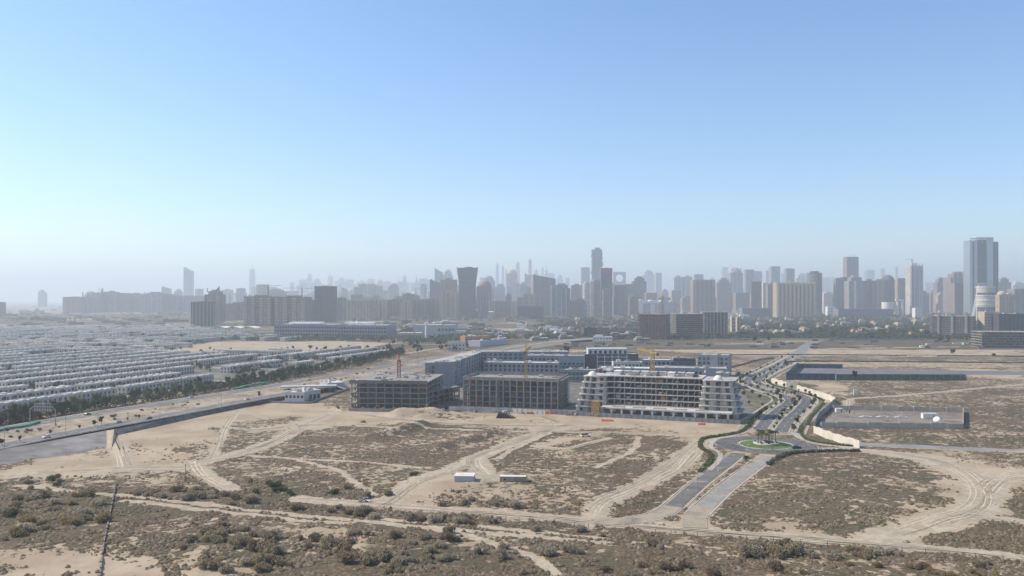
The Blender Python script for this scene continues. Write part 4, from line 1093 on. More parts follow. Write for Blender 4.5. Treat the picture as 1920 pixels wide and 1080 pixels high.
def terraced():
    P, Q = G(1078,772), G(1386,788)
    W_, rz = front(P, Q)
    e = empty("terraced_building", P, rz, "pale unfinished terraced building with two white domes and a long podium", "building")
    fh = 4.1; n = 5; z0 = 5.4
    x1, x2 = W_*0.20, W_*0.76
    wd = W_
    # central recessed range: slabs, sloping party fins, room shade put into the inner wall's colour
    for k in range(n+1):
        z = z0+k*fh*0.98
        m = MB(); pts = [(x1-6, 2), (x1+4, 7-k*0.1), (x2+2, 7-k*0.1), (x2+2, 32), (x1-6, 32)]
        m.prism(pts, z-0.2, z+0.45); m.build("floor_slab", CONC_L, e)
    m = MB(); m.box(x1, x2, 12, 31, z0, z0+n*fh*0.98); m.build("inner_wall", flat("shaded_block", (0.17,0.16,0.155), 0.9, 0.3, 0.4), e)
    nb = 16
    for k in range(n):
        z = z0+k*fh*0.98+0.45
        for i in range(nb+1):
            x = x1+4+(x2-x1-4)*i/nb
            m = MB(); s = 1.3 if i % 2 else 0.0
            m.add([(x-0.18,7.6,z),(x+0.18,7.6,z),(x+0.18,12.1,z),(x-0.18,12.1,z),(x-0.18+s,7.9,z+3.3),(x+0.18+s,7.9,z+3.3),(x+0.18+s*0.2,12.1,z+3.3),(x-0.18+s*0.2,12.1,z+3.3)],
                  [(0,3,2,1),(4,5,6,7),(0,1,5,4),(1,2,6,5),(2,3,7,6),(3,0,4,7)])
            m.build("party_wall", CONC_L, e)
    # penthouse walls on the roof
    zt = z0+n*fh*0.98+0.45
    for i in range(9):
        x = x1+3+i*(x2-x1-6)/9; m = MB(); m.box(x, x+(x2-x1)/14, 12+(i % 2)*3, 20, zt, zt+2.6); m.box(x-0.4, x+(x2-x1)/14+0.4, 11.6+(i % 2)*3, 20.4, zt+2.6, zt+2.9); m.build("penthouse", CONC_L if i % 3 else WHITE, e)
    # stepped end pavilions
    for side, (xa, xb) in ((0, (0, x1)), (1, (x2, W_))):
        for k in range(n+1):
            z = k*fh*1.02+(0.2)
            ins = k*0.9; dy = k*1.0
            a = xa+ins*(1.0 if side == 0 else 0.5); b = xb-ins*(0.2 if side == 0 else 1.0)
            pts = [(a, 1.5+dy), (a+2.5, -0.6+dy), (b-2.5, -0.6+dy), (b, 1.5+dy), (b, 30), (a, 30)]
            m = MB(); m.prism(pts, z+3.6, z+4.15); m.build("terrace_slab", CONC_L, e)
            c = MB(); c.box(a+0.5, b-0.5, 0.6+dy, 29, z, z+3.65); c.build("pavilion_wall", flat("washed_concrete",(.42,.41,.39),.9,.22,.35,stain=.4), e)
            wn = window_mesh(2.4, 2.5, GLASS, CONC)
            for i in range(3):
                o = link("window", wn, e, (a+(b-a)*(0.2+0.3*i), 0.56+dy, z+0.5))
            if side == 1:
                for i in range(5): link("window", wn, e, (b-0.44, 6+dy+i*4.4, z+0.5), R(90))
                m = MB(); m.prism([(b, 1.5+dy), (b+1.6, 4+dy), (b+1.6, 28), (b, 30)], z+3.6, z+4.15); m.build("balcony", CONC_L, e)
        xm = (xa+xb)/2+(-1 if side == 0 else -1)
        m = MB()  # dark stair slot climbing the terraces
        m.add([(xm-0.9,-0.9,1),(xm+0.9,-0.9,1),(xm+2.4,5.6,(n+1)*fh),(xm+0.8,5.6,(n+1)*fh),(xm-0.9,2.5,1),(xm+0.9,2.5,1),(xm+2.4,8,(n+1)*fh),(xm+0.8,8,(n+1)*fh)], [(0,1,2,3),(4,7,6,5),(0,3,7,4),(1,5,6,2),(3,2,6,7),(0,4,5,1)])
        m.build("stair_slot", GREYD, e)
        dm = MB(); dm.dome(xm, 10, n*fh*1.02+fh+0.2, 3.1, 3.1, 0, 18, 7); dm.disc(xm, 10, 3.2, n*fh*1.02+fh*0.9, n*fh*1.02+fh+0.3, 18); dm.build("dome", WHITE, e, smooth=False)
    rq = random.Random(19)
    for i in range(46):
        k = rq.randrange(n); x = rq.uniform(x1+5, x2-6); z = z0+k*fh*0.98+.5; m = MB()
        t_ = rq.random()
        if t_ < .4: m.box(x, x+rq.uniform(1,4), 7.3, 7.45, z, z+rq.uniform(.9,2.8)); nm = "infill_panel"; mt = rq.choice((CONC, WHITE, BRICKR, NETB, TIMBER))
        elif t_ < .7: m.box(x, x+2.4, 9, 11, z, z+1.4); nm = "material_stack"; mt = rq.choice((WHITE, TIMBER, CONC_L))
        else:
            for j in range(4): m.beam((x+j*.9, 7.8, z), (x+j*.9, 7.8, z+3.4), .12)
            nm = "prop_row"; mt = STEEL
        m.build(nm, mt, e)
    for (xa, xb) in ((-1, x1*.55), (x2+3, W_-6)):
        m = MB(); y = -2.2
        for i in range(int((xb-xa)/2.4)+1):
            m.beam((xa+i*2.4, y, 0), (xa+i*2.4, y+2.5, 20), .11)
        for k in range(9): m.beam((xa, y+k*.27, 1.8+k*2.2), (xb, y+k*.27, 1.8+k*2.2), .1)
        m.build("scaffolding", STEEL, e)
    for i in range(40):
        x = rq.uniform(0, W_-5); m = MB(); z = n*fh*1.02+.4 if (x < x1 or x > x2) else zt+.1; w_ = rq.uniform(.8,4)
        y = rq.uniform(9,26); m.box(x, x+w_, y, y+rq.uniform(.5,3), z if (x1 < x < x2) else z0+n*fh*.98+3.0, (z if (x1 < x < x2) else z0+n*fh*.98+3.0)+rq.uniform(.5,2.4)); m.build("roof_unit", rq.choice((CONC_L, WHITE, CONC, CONC_D)), e)
    # podium with wide openings
    py0 = -9.0
    m = MB(); m.box(x1-2, W_-4, py0, 6.5, 4.6, 5.5); m.build("podium_roof", CONC_L, e)
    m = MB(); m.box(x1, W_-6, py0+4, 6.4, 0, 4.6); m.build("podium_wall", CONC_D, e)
    for i in range(13):
        x = x1-1+(W_-4-x1)*i/12.2
        m = MB(); m.box(x-0.7, x+0.7, py0+0.1, py0+1.5, 0, 4.6); m.build("column", CONC_L, e)
    for i in range(6):
        m = MB(); x = x1+(W_-x1)*(0.05+0.155*i); m.box(x, x+4.5, py0+0.2, py0+0.5, 2.9, 4.6); m.build("fascia", GREYW, e)
    for i in range(5):
        m = MB(); x = x1+6+i*14; m.box(x, x+8, -6, -1, 5.5, 5.9); m.build("roof_deck_panel", flat("deck_felt", (0.30,0.30,0.22), .9, .2, .3), e)
    # yellow formwork tower
    p = G(1117,778); e2 = empty("formwork_tower", p, rz, "yellow plywood clad hoist tower before the left dome", "hoist tower")
    for k in range(5):
        m = MB(); m.box(-2.6, 2.6, -1.5, 1.5, k*1.9+0.1, k*1.9+1.8); m.build("ply_panel", TIMBER, e2)
    m = MB()
    for sx in (-2.75, 2.75):
        for sy in (-1.6, 1.6): m.beam((sx,sy,0),(sx,sy,10.2),0.25)
    for k in range(6): m.beam((-2.75,-1.65,k*1.9),(2.75,-1.65,k*1.9),0.18)
    m.build("steel_frame", YEL, e2)
park()

def site_life():
    q = random.Random(44)
    for i in range(26):   # dumpers, drums and block piles between hoarding and frames
        px = q.uniform(800, 1380); p = G(px, q.uniform(766, 774)+(px-800)*.024); m = MB(); k = q.randrange(3)
        if k == 0: m.box(-1.6,1.6,-1,1,0,1.6); m.box(-1.9,-1.6,-1.1,1.1,.8,1.9); nm, mt, lb, ct = "skip", q.choice((ORANGE, YEL, NETB)), "skip of building waste inside the hoarding", "skip"
        elif k == 1: m.disc(0,0,.9,0,1.7,12); m.disc(0,0,.5,1.7,2.0,10); nm, mt, lb, ct = "water_tank", q.choice((WHITE, BLACK)), "round water tank inside the hoarding", "tank"
        else:
            for j in range(5): m.box(-1.5+j*.7,-1+j*.7,-.6,.6,0,.9+.2*(j % 2))
            nm, mt, lb, ct = "block_pile", q.choice((CONC, BRICKR)), "pile of blocks inside the hoarding", "pile"
        tag(m.build(nm, mt, None, p, q.uniform(-.6,.6)), lb, ct, ct+"s inside the site hoardings")
site_life()

# orange barriers
def barrier(px, py, n, label):
    p = G(px, py); e = empty("water_barrier", p, R(-8), label, "barrier")
    for i in range(n):
        m = MB(); x = i*1.55
        m.add([(x,-.35,0),(x+1.5,-.35,0),(x+1.5,.35,0),(x,.35,0),(x+.06,-.12,1.3),(x+1.44,-.12,1.3),(x+1.44,.12,1.3),(x+.06,.12,1.3)], [(0,3,2,1),(4,5,6,7),(0,1,5,4),(1,2,6,5),(2,3,7,6),(3,0,4,7)])
        m.build("barrier_unit", ORANGE, e)
barrier(1128, 790, 5, "longer row of orange plastic barriers by the yellow hoist tower")
barrier(1309, 797, 3, "short group of orange plastic barriers near the site's east corner")

# ------------------------------------------------------------------ cabins, containers, vehicles, lamps, fences
def cabin(px, py, L, D, H, rz, wall, label, legs=False, corr=True):
    p = G(px, py); e = empty("site_cabin", p, R(rz), label, "cabin"); zb = 0.35 if legs else 0.1
    m = MB(); m.box(0, L, 0, D, zb, zb+H)
    if corr:
        n = int(L/0.6)
        for i in range(n): m.box(i*L/n+0.1, i*L/n+0.32, -0.05, -0.004, zb+0.15, zb+H-0.15)
    m.build("wall", wall, e)
    r = MB(); r.box(-0.12, L+0.12, -0.12, D+0.12, zb+H, zb+H+0.18); r.build("roof", ROOFW, e)
    d = MB(); d.box(L*0.72, L*0.72+0.9, -0.09, -0.052, zb+0.05, zb+2.1); d.build("door", GREYW, e)
    me = window_mesh(0.8, 0.7, GLASS, STEEL)
    for t in ((0.2,) if legs else ()): link("window", me, e, (L*t, -0.05, zb+1.5))
    for t in (0.5,): link("window", me, e, (L+0.05, D*t, zb+1.4), R(90))
    for i in range(3):
        b = MB(); b.box(0.3+i*(L-1.1)/2, 0.8+i*(L-1.1)/2, 0.1, D-0.1, 0, zb); b.build("footing", CONC, e)
    return e
PANEL = flat("pale_blue_panel", (0.42,0.44,0.53), 0.6, 0.05, 0.3)
cabin(852, 911, 8.2, 6.5, 4.0, -4, PANEL, "large pale blue white site cabin on the cleared ground")
cabin(937, 908, 11.2, 2.8, 2.9, -3, flat("dusty_beige_panel", (0.36,0.31,0.24), .8, .12, .4, stain=.4), "long dusty beige cabin standing on footings beside the lane", legs=True)

def slabs():
    for px, py, w_, d_, lab in ((838,932,12,7,"pale concrete slab in front of the site cabin"),(880,921,9,8,"pale concrete apron at the cabin's foot")):
        m = MB(); m.box(-w_/2, w_/2, -d_/2, d_/2, 0, 0.3); m.box(-w_/3, w_/3, -d_/2-1.5, -d_/2, 0, 0.2); tag(m.build("concrete_slab", CONC_L, None, G(px,py), R(12)), lab, "slab")
    for px, py, lab in ((825,919,"grey manhole ring lying left of the cabin slab"),(865,914,"grey manhole ring close to the cabin")):
        m = MB(); n = 24
        for i in range(n):
            a, b = 2*math.pi*i/n, 2*math.pi*(i+1)/n
            c = [(r_*math.cos(t), r_*math.sin(t)) for r_, t in ((1.9,a),(2.6,a),(2.6,b),(1.9,b))]
            m.prism(c, 0, 0.8)
        m.disc(0, 0, 1.85, 0, 0.3, 20, 0); tag(m.build("manhole_ring", GREYW, None, G(px,py), 0), lab, "manhole ring")
    r = random.Random(8)
    for px, py in ((806,934),(812,929),(840,918),(846,926),(860,930),(910,905),(848,905)):
        m = MB(); m.beam((0,0,0),(0.1,0,r.uniform(1.2,2.4)),0.16); m.box(-0.4,0.4,-0.3,0.3,0,0.35); m.beam((-.5,0,1.0),(.5,0,1.2),0.1)
        tag(m.build("marker_post", BLACK, None, G(px,py), r.random()*3), "black marker post by the concrete slabs", "post", "marker posts round the slabs")
    # scrap heap near the lane junction
    for i in range(9):
        m = MB(); w_ = r.uniform(.8, 2.4); m.box(-w_/2, w_/2, -.5, .5, 0, r.uniform(.4, 1.1)); m.beam((-w_,0,.3),(w_,.4,1.0),.14)
        tag(m.build("scrap_piece", r.choice((WHITE,BLACK,STEEL,BARK)), None, G(r.uniform(675,695), r.uniform(936,942)), r.random()*3), "piece of dumped scrap beside the lane junction", "scrap", "dumped scrap by the lane junction")
    # pipe stack
    e = empty("pipe_stack", G(948,784), R(-5), "dark stack of pipes and pallets before the pale hoarding", "stack")
    for k in range(5):
        for i in range(8-k):
            m = MB(); m.beam((-6+k*.3+i*1.6, -1.5, .4+k*.62), (-5.2+k*.3+i*1.6, 3.5, .4+k*.62), .55); m.build("pipe", BLACK, e)
    m = MB(); m.box(-7, 7, 0, 2.5, 0.02, 0.2); m.build("pallet", TIMBER, e)
slabs()

def car_proto(paint):
    e = bpy.data.objects.new("car", None)
    b = MB()
    prof = [(-2.2,.35),(-2.25,.75),(-1.9,.95),(-1.2,1.0),(1.1,1.0),(2.05,.85),(2.25,.6),(2.2,.35)]
    n = len(prof)
    for s in (1,):
        vs = [(x,-.88,z) for x, z in prof]+[(x,.88,z) for x, z in prof]
        b.add(vs, [tuple(range(n)), tuple(range(2*n-1,n-1,-1))]+[(i,n+i,n+(i+1)%n,(i+1)%n) for i in range(n)])
    g = MB(); vs = [(-1.75,-.82,.98),(1.0,-.82,.98),(.35,-.68,1.45),(-1.2,-.68,1.45)]; vs += [(x,-y,z) for x, y, z in vs]
    g.add(vs, [(0,1,2,3),(7,6,5,4),(0,4,5,1),(1,5,6,2),(2,6,7,3),(3,7,4,0)])
    rf = MB(); rf.box(-1.2,.35,-.67,.67,1.452,1.5)
    w_ = MB(); w_.add([(.33*math.cos(a*math.pi/7),-.1,.33*math.sin(a*math.pi/7)) for a in range(14)]+[(.33*math.cos(a*math.pi/7),.1,.33*math.sin(a*math.pi/7)) for a in range(14)],
                      [tuple(range(14)), tuple(range(27,13,-1))]+[(i,14+i,14+(i+1)%14,(i+1)%14) for i in range(14)])
    hl = MB(); hl.box(-.2,.2,-.04,.04,0,.14)
    return dict(body=b.mesh("body", paint), windows=g.mesh("windows", GLASS), roof=rf.mesh("roof", paint), wheel=w_.mesh("wheel", BLACK), headlight=hl.mesh("headlight", LINE))
PAINTS = [flat("car_white", (.7,.7,.7), .35, .05), flat("car_black", (.03,.03,.035), .3, .1), flat("car_silver", (.4,.41,.42), .35, .05), flat("car_dark_blue", (.03,.05,.11), .3, .1)]
CARS = [car_proto(p) for p in PAINTS]
def car(p, rz, k, label, group=None, s=1.0):
    d = CARS[k]; e = empty("parked_car" if group and "parked" in group else "car", p, rz, label, "car", group); e.scale = (s,s,s)
    link("body", d["body"], e); link("windows", d["windows"], e); link("roof", d["roof"], e)
    for x in (-1.4, 1.4):
        for y in (-.82, .82): link("wheel", d["wheel"], e, (x,y,.33))
    for y in (-.6, .6): link("headlight", d["headlight"], e, (2.23,y,.6), R(90))
car(G(1493,841,0)+Vector((0,0,.07)), R(8), 1, "dark car leaving the roundabout toward the paved spur", s=1.1)
car(G(1487,749)+Vector((0,0,.07)), R(200), 1, "black car under the trees on the upper boulevard", s=1.0)
r_ = random.Random(31)
for i, (t, P, off, k) in enumerate(((4,HL,2,1),(9,HL,-2,0),(15,HL,3,2),(17,HL,-2,1),(24,HL,2,0),(30,HL,-3,1),(36,HL,2,0),(42,HL,-2,1),(6,HU,3,0),(12,HU,-2,1),(19,HU,2,0),(27,HU,-3,2),(33,HU,2,1),(40,HU,-2,0),(46,HU,2,2))):
    if t < len(P)-1:
        q = offs(P, off)[t]; d = P[t+1]-P[t]
        car(Vector((q.x,q.y,q.z+.06)), math.atan2(d.y,d.x)+(math.pi if P is HL else 0), k, ("white","dark","silver","blue")[k]+" car driving on the highway", "cars on the highway")
for i in range(7):
    p = G(492+i*5.2, 747.5); car(Vector((p.x,p.y,0.02)), R(60), (1,1,3,0,1,0,1)[i], "car parked beside the white sales office", "cars parked by the sales office")

def pickup(p, rz, label):
    e = empty("pickup_truck", p, rz, label, "pickup truck")
    MB().box(-2.8,-.2,-1,1,.6,1.25).build("cargo_bed", WHITE, e); MB().box(-.2,2.8,-1,1,.6,1.3).build("body", WHITE, e)
    m = MB(); m.add([(-.2,-.95,1.3),(1.6,-.95,1.3),(1.0,-.8,2.1),(-.1,-.8,2.1),(-.2,.95,1.3),(1.6,.95,1.3),(1.0,.8,2.1),(-.1,.8,2.1)], [(0,1,2,3),(7,6,5,4),(0,4,5,1),(1,5,6,2),(2,6,7,3),(3,7,4,0)]); m.build("cab", GLASS, e)
    MB().box(-2.6,-.4,-.8,.8,1.25,1.9).build("load", F_GREEN, e)
    for x in (-1.8, 1.9):
        for y in (-.95, .95): link("wheel", CARS[0]["wheel"], e, (x,y,.42))
pickup(G(1098,819), R(15), "small white pickup with a green load on the bare ground")

def excavator(p, rz, label):
    e = empty("excavator", p, rz, label, "excavator")
    for y in (-1.1, 1.1): MB().prism([(-2,y-.3),(2,y-.3),(2,y+.3),(-2,y+.3)],0.05,.9).build("track", BLACK, e)
    MB().box(-1.9,1.3,-1.2,1.2,1.0,2.0).build("body", YEL, e); MB().box(.1,1.3,.2,1.2,2.0,3.0).build("cab", GLASS, e)
    m = MB(); m.beam((1.2,-.3,1.6),(3.6,-.3,4.2),.45); m.beam((3.6,-.3,4.2),(5.4,-.3,2.0),.35); m.build("boom", YEL, e)
    MB().box(5.0,6.0,-.8,.2,1.2,2.1).build("bucket", STEEL, e)
excavator(G(792,770), R(20), "orange yellow excavator inside the west site hoarding")
excavator(G(716,770), R(170), "dusty excavator parked at the west frame's foot")

def lamp_proto(h=9.0, arm=1.6, two=False):
    m = MB(); m.disc(0,0,.13,0,h,8,0,.07)
    a = MB(); a.beam((0,0,h),(arm,0,h+.35),.1)
    hd = MB(); hd.box(arm,arm+.8,-.16,.16,h+.28,h+.42)
    return m.mesh("pole", STEEL), a.mesh("arm", STEEL), hd.mesh("lamp_head", WHITE)
LAMP = lamp_proto(); LAMPH = lamp_proto(14, 2.4)
def lamp(p, rz, label, group, big=False):
    e = empty("street_lamp", p, rz, label, "street lamp", group)
    L = LAMPH if big else LAMP
    for nm, me in zip(("pole","arm","lamp_head"), L): link(nm, me, e)
for P, off, lab in ((RL, 5.6, "street lamp on the west kerb of the boulevard"), (RRt, -5.6, "street lamp on the east kerb of the boulevard")):
    Q = offs(P, off)
    for i in range(3, len(Q), 7): lamp(Q[i], 0, lab, "boulevard street lamps")
for px, py in ((1308,918),(1280,965),(1342,905),(1395,870),(1446,790)): lamp(G(px,py), 0, "street lamp on the wedge beside the two diverging roads", "lamps beside the diverging roads")
for px, py, z in ((123,815,3),(8,843,3),(183,806,3),(300,790,3),(415,768,3),(505,728,3),(150,782,3),(15,806,3),(332,760,3),(590,706,3)):
    lamp(G(px,py,z), R(90), "tall galvanised lamp post beside the highway", "highway lamp posts", True)

def posts():
    # power pole on the bare sand
    e = empty("utility_pole", G(348,906), 0, "tall thin utility pole on the bare sand fork", "pole")
    MB().disc(0,0,.14,0,8.5,8,0,.09).build("shaft", BARK, e); MB().beam((-.9,0,7.9),(.9,0,7.9),.12).build("crossarm", BARK, e)
    for px, py, h in ((875,872,4),(1570,1010,0)):
        if h: tag(MB().disc(0,0,.1,0,h,8,0,.07).build("utility_pole", STEEL, None, G(px,py)), "short steel pole beside the bare lane", "pole")
    # wire fence along the perimeter track
    P = smooth_path([G(*p) for p in ((640,958),(900,974),(1200,1001),(1400,1015),(1600,1030),(1780,1045),(1960,1060))], 4)
    e = empty("wire_fence", P[0], 0, "rusty wire fence with leaning posts along the lower track", "fence")
    me = MB().box(-.07,.07,-.07,.07,0,2.0).mesh("post", BARK); tot = 0; n = 0
    wr = MB(); last = None
    for a, b in zip(P[:-1], P[1:]):
        L_ = (b-a).length; k = max(1, int(L_/4.2))
        for i in range(k):
            c = a.lerp(b, i/k); z = hz_at(c.x, c.y); q = Vector((c.x, c.y, z))-P[0]
            if n < 98: link("post", me, e, q, rnd.random()); n += 1
            if last is not None:
                for zz in (.6, 1.2, 1.8): wr.beam(last+Vector((0,0,zz)), q+Vector((0,0,zz)), .035)
            last = q
    wr.build("wire", BARK, e)
    # fallen wall running toward the camera
    P = smooth_path([G(218,912), G(212,940), G(203,985), G(193,1040), G(186,1100)], 14)
    e = empty("ruined_wall", P[0], 0, "low crumbling earth wall running toward the viewer through the brush", "wall")
    rr = random.Random(6)
    for i in range(len(P)-1):
        a, b = P[i]-P[0], P[i+1]-P[0]; h = rr.uniform(.3, 1.1)+hz_at(P[i].x,P[i].y)
        m = MB(); d = (b-a).normalized(); n_ = Vector((-d.y,d.x,0))*.22
        m.prism([(a-n_)[:2],(b-n_)[:2],(b+n_)[:2],(a+n_)[:2]], 0, h); m.build("wall_segment", flat("crumbled_earth",(.22,.18,.14),.95,.3,.5) if i % 3 else CONC_D, e)
posts()

def gantry():
    a, b = G(56,797,3), G(104,798,3)
    e = empty("sign_gantry", a, math.atan2(b.y-a.y,b.x-a.x), "steel gantry frame arching over the highway", "gantry")
    L_ = (b-a).length
    for x in (0, L_): m = MB(); m.disc(x,0,.35,0,10,10,0,.25); m.build("leg", STEEL, e)
    m = MB(); m.beam((0,0,9.2),(2,0,11.3),.5); m.beam((2,0,11.3),(L_-2,0,11.3),.5); m.beam((L_-2,0,11.3),(L_,0,9.2),.5); m.build("crossbeam", STEEL, e)
    m = MB(); m.beam((2,0,9.3),(L_-2,0,9.3),.35); m.beam((3,0,13.4),(L_-3,0,13.4),.25)
    for i in range(11): x = 3+i*(L_-6)/10; m.beam((x,-.1,8.2),(x,-.1,13.6),.22)
    m.build("louvre_frame", CONC_L, e)
gantry()

def screens():
    for pts, lab in (([(-60,824),(0,808),(45,801),(72,793)], "green construction netting along the highway near the gantry"), ([(442,730),(470,723),(505,718)], "green netting patch beside the highway near the sales office")):
        P = smooth_path([G(*p, 3) for p in pts], 4); m = MB(); ribbon(m, P, 1.2, -1.2, 0.0, 1.3); e = m.build("safety_netting", flat("bright_netting", (0.03,0.20,0.14), .8, .3, .4)); tag(e, lab, "netting")
screens()

def walls_right():
    def wall_line(name, pts, h, t, mat, label, step=0, pil=0, zt=None):
        P = [G(*p) for p in pts]; e = empty(name, P[0], 0, label, "wall")
        k = 0
        for a, b in zip(P[:-1], P[1:]):
            L_ = (b-a).length; n = max(1, int(round(L_/(step or L_)))); d = (b-a).normalized(); nn = Vector((-d.y,d.x,0))*t
            for i in range(n):
                p = a.lerp(b,i/n)-P[0]; q = a.lerp(b,(i+1)/n)-P[0]-d*0.01; hh = h+(0.35*(k % 2) if step else 0); k += 1
                m = MB(); m.prism([(p-nn)[:2],(q-nn)[:2],(q+nn)[:2],(p+nn)[:2]], 0, hh)
                cp = MB(); m.build("wall_panel", mat, e)
                if pil:
                    c = MB(); c.box(p.x-.3,p.x+.3,p.y-.45,p.y+.45,0,hh+.3); c.build("pilaster", CONC_L, e)
        return e
    WW = flat("cream_wall", (0.62,0.59,0.52), .8, .08, .3, stain=.12)
    wall_line("boundary_wall", [(1447,717),(1480,727),(1520,739),(1555,750),(1566,757)], 4.2, .25, WW, "white stepped boundary wall curving beside the upper boulevard", 7)
    wall_line("boundary_wall", [(1566,757),(1552,770),(1535,785),(1527,803)], 4.0, .25, CONC, "plain grey boundary wall between the two white stretches", 9)
    wall_line("boundary_wall", [(1526,812),(1550,822),(1580,832),(1612,841)], 4.2, .25, WW, "white stepped boundary wall above the paved spur", 5.5)
    m = MB(); m.box(-4,4,-.4,.4,0,6.6); m.box(-5.6,-4.2,-.4,.4,0,7.4); m.box(2.6,4.2,-.45,.45,0,7.4); tag(m.build("gate_feature", WW, None, G(1487,731), R(-20)), "white gateway slab rising above the stepped wall", "gateway")
    m = MB(); m.box(-1.6,1.6,-.3,.3,.8,5.2); m.box(-1.3,-1.0,-.1,.1,0,.8); m.box(1.0,1.3,-.1,.1,0,.8); tag(m.build("billboard", WHITE, None, G(1604,742), R(5)), "small white upright board alone in the scrub", "board")
    # walled yard
    q = MB(); c = [G(*p) for p in ((1527,802),(1563,768),(1806,772),(1806,803))]
    q.add([(p.x,p.y,.05) for p in c], [(0,1,2,3) if False else (3,2,1,0)]); stru("yard_ground", q, flat("yard_gravel", (0.20,0.175,0.15), .95, .25, .1, drift=.35))
    YW = flat("yard_wall", (0.44,0.40,0.34), .9, .12, .3, stain=.2)
    wall_line("yard_wall", [(1540,801.5),(1806,804)], 3.2, .2, YW, "near brown wall of the walled yard with pale pilasters", 9, 1)
    wall_line("yard_wall", [(1563,768),(1806,773)], 3.0, .2, YW, "far brown wall of the walled yard", 11, 1)
    wall_line("yard_wall", [(1806,773),(1806,804)], 3.4, .2, YW, "short east end wall of the walled yard", 0)
    cabin(1731, 785, 9.5, 3.0, 3.2, 0, WHITE, "white cabin against the yard's far wall", corr=True)
    cabin(1568, 773, 4.5, 2.5, 2.4, 0, WHITE, "tiny white hut in the yard's far corner", corr=False)
    e = empty("dish_antenna", G(1756,796), 0, "white dish shaped antenna on a mount in the walled yard", "antenna")
    m = MB(); m.disc(0,0,.3,0,2.4,8); m.build("mount", STEEL, e)
    m = MB(); m.dome(0,0,0,2.1,.6,0,18,4); o = m.build("dish", WHITE, e, (0,0,3.4)); o.rotation_euler = (R(30), R(-42), 0)
    for px, lab in ((1623,"leftmost pale pad on the yard floor"),(1655,"middle pale pad on the yard floor"),(1690,"pale pad with an upright rod on the yard floor")):
        m = MB(); m.box(-4,4,-1.6,1.6,.05,.35); m.box(-2,2,-.8,.8,.35,.8)
        if px == 1690: m.beam((0,0,.8),(.8,0,3.4),.25)
        tag(m.build("concrete_pad", CONC_L, None, G(px,782)), lab, "pad")
    # fenced courts
    q = MB(); c = [G(*p) for p in ((1476,712),(1500,690),(2000,698),(2000,704),(1800,702),(1800,712))]
    q.add([(p.x,p.y,.05) for p in c], [tuple(range(6))]); stru("court_ground", q, LILAC)
    def net(pts, h, mat, label):
        P = [G(*p) for p in pts]; e = empty("net_fence", P[0], 0, label, "fence")
        m = MB()
        for a, b in zip(P[:-1], P[1:]):
            a2, b2 = a-P[0], b-P[0]; d = (b-a).normalized(); nn = Vector((-d.y,d.x,0))*.06
            m.prism([(a2-nn)[:2],(b2-nn)[:2],(b2+nn)[:2],(a2+nn)[:2]], .1, h)
            L_ = (b-a).length
            for i in range(int(L_/8)+1):
                c = a2+d*min(i*8,L_); MB().disc(0,0,.1,0,h+.5,6).build("post", STEEL, e, (c.x,c.y-.2,0))
        m.build("netting", mat, e)
    net([(1474,712),(1566,713)], 6.5, NETB, "dark blue green netting along the sports court's front")
    net([(1474,712),(1496,690)], 6.5, NETB, "dark netting at the sports court's road side")
    net([(1496,690),(1580,691)], 5.0, NETB, "blue netting behind the sports court")
    net([(1568,713),(1802,713.5)], 6.0, NETG, "long green netting in front of the practice ground")
    net([(1802,713.5),(1801,702)], 4.6, NETG, "green netting end by the white hut")
    cabin(1796, 713, 3.5, 3, 4.6, 0, WHITE, "narrow white hut at the end of the green netting", corr=False)
    p = G(1599,714); tree(p.x,p.y-3,0,1.35,"round dark tree before the green netting",None,kind=0)
    # dumpster / small things
    p = G(1561,781)
walls_right()

def sales_office():
    W1 = flat("sales_white", (0.56,0.57,0.60), .7, .06, .3)
    block("sales_office", "long low white office with parked cars beside the highway", G(534,752), G(570,752.5), 22, 6.2, W1, ROOFW, 1, 5, 1.6, 2.0, 2.5, kit=3)
    block("sales_office", "white annex with a dark recessed entrance beside the long office", G(571,750), G(601,747), 20, 6.4, W1, ROOFW, 1, 4, 2.2, 3.4, .4, kit=3)
    block("sales_office", "pale blue shed nearest the west building frame", G(614,731), G(646,729), 22, 5.0, PANEL, ROOFW, 0, 0, kit=2)
    m = MB(); m.box(0,46,0,10,5.4,5.8); m.box(0,46,0,.3,4.6,5.4)
    for i in range(10): m.box(i*5,i*5+.3,.1,.4,0,5.4)
    tag(m.build("car_port", CONC_L, None, G(526,738), R(12)), "long flat carport roof behind the white office", "carport")
    m = MB(); m.box(-.9,.9,-.4,.4,0,6.5); m.box(-1.1,1.1,-.5,.5,0,.6); tag(m.build("pylon_sign", GREYD, None, G(486,749)), "dark upright pylon sign at the office driveway", "sign")
    P = smooth_path([G(478,754),G(575,757),G(600,750),G(655,730)],4); m = MB(); ribbon(m,P,.15,-.15,0,1.6); tag(m.build("boundary_wall", GREYW), "low grey wall round the white sales office", "wall")
sales_office()

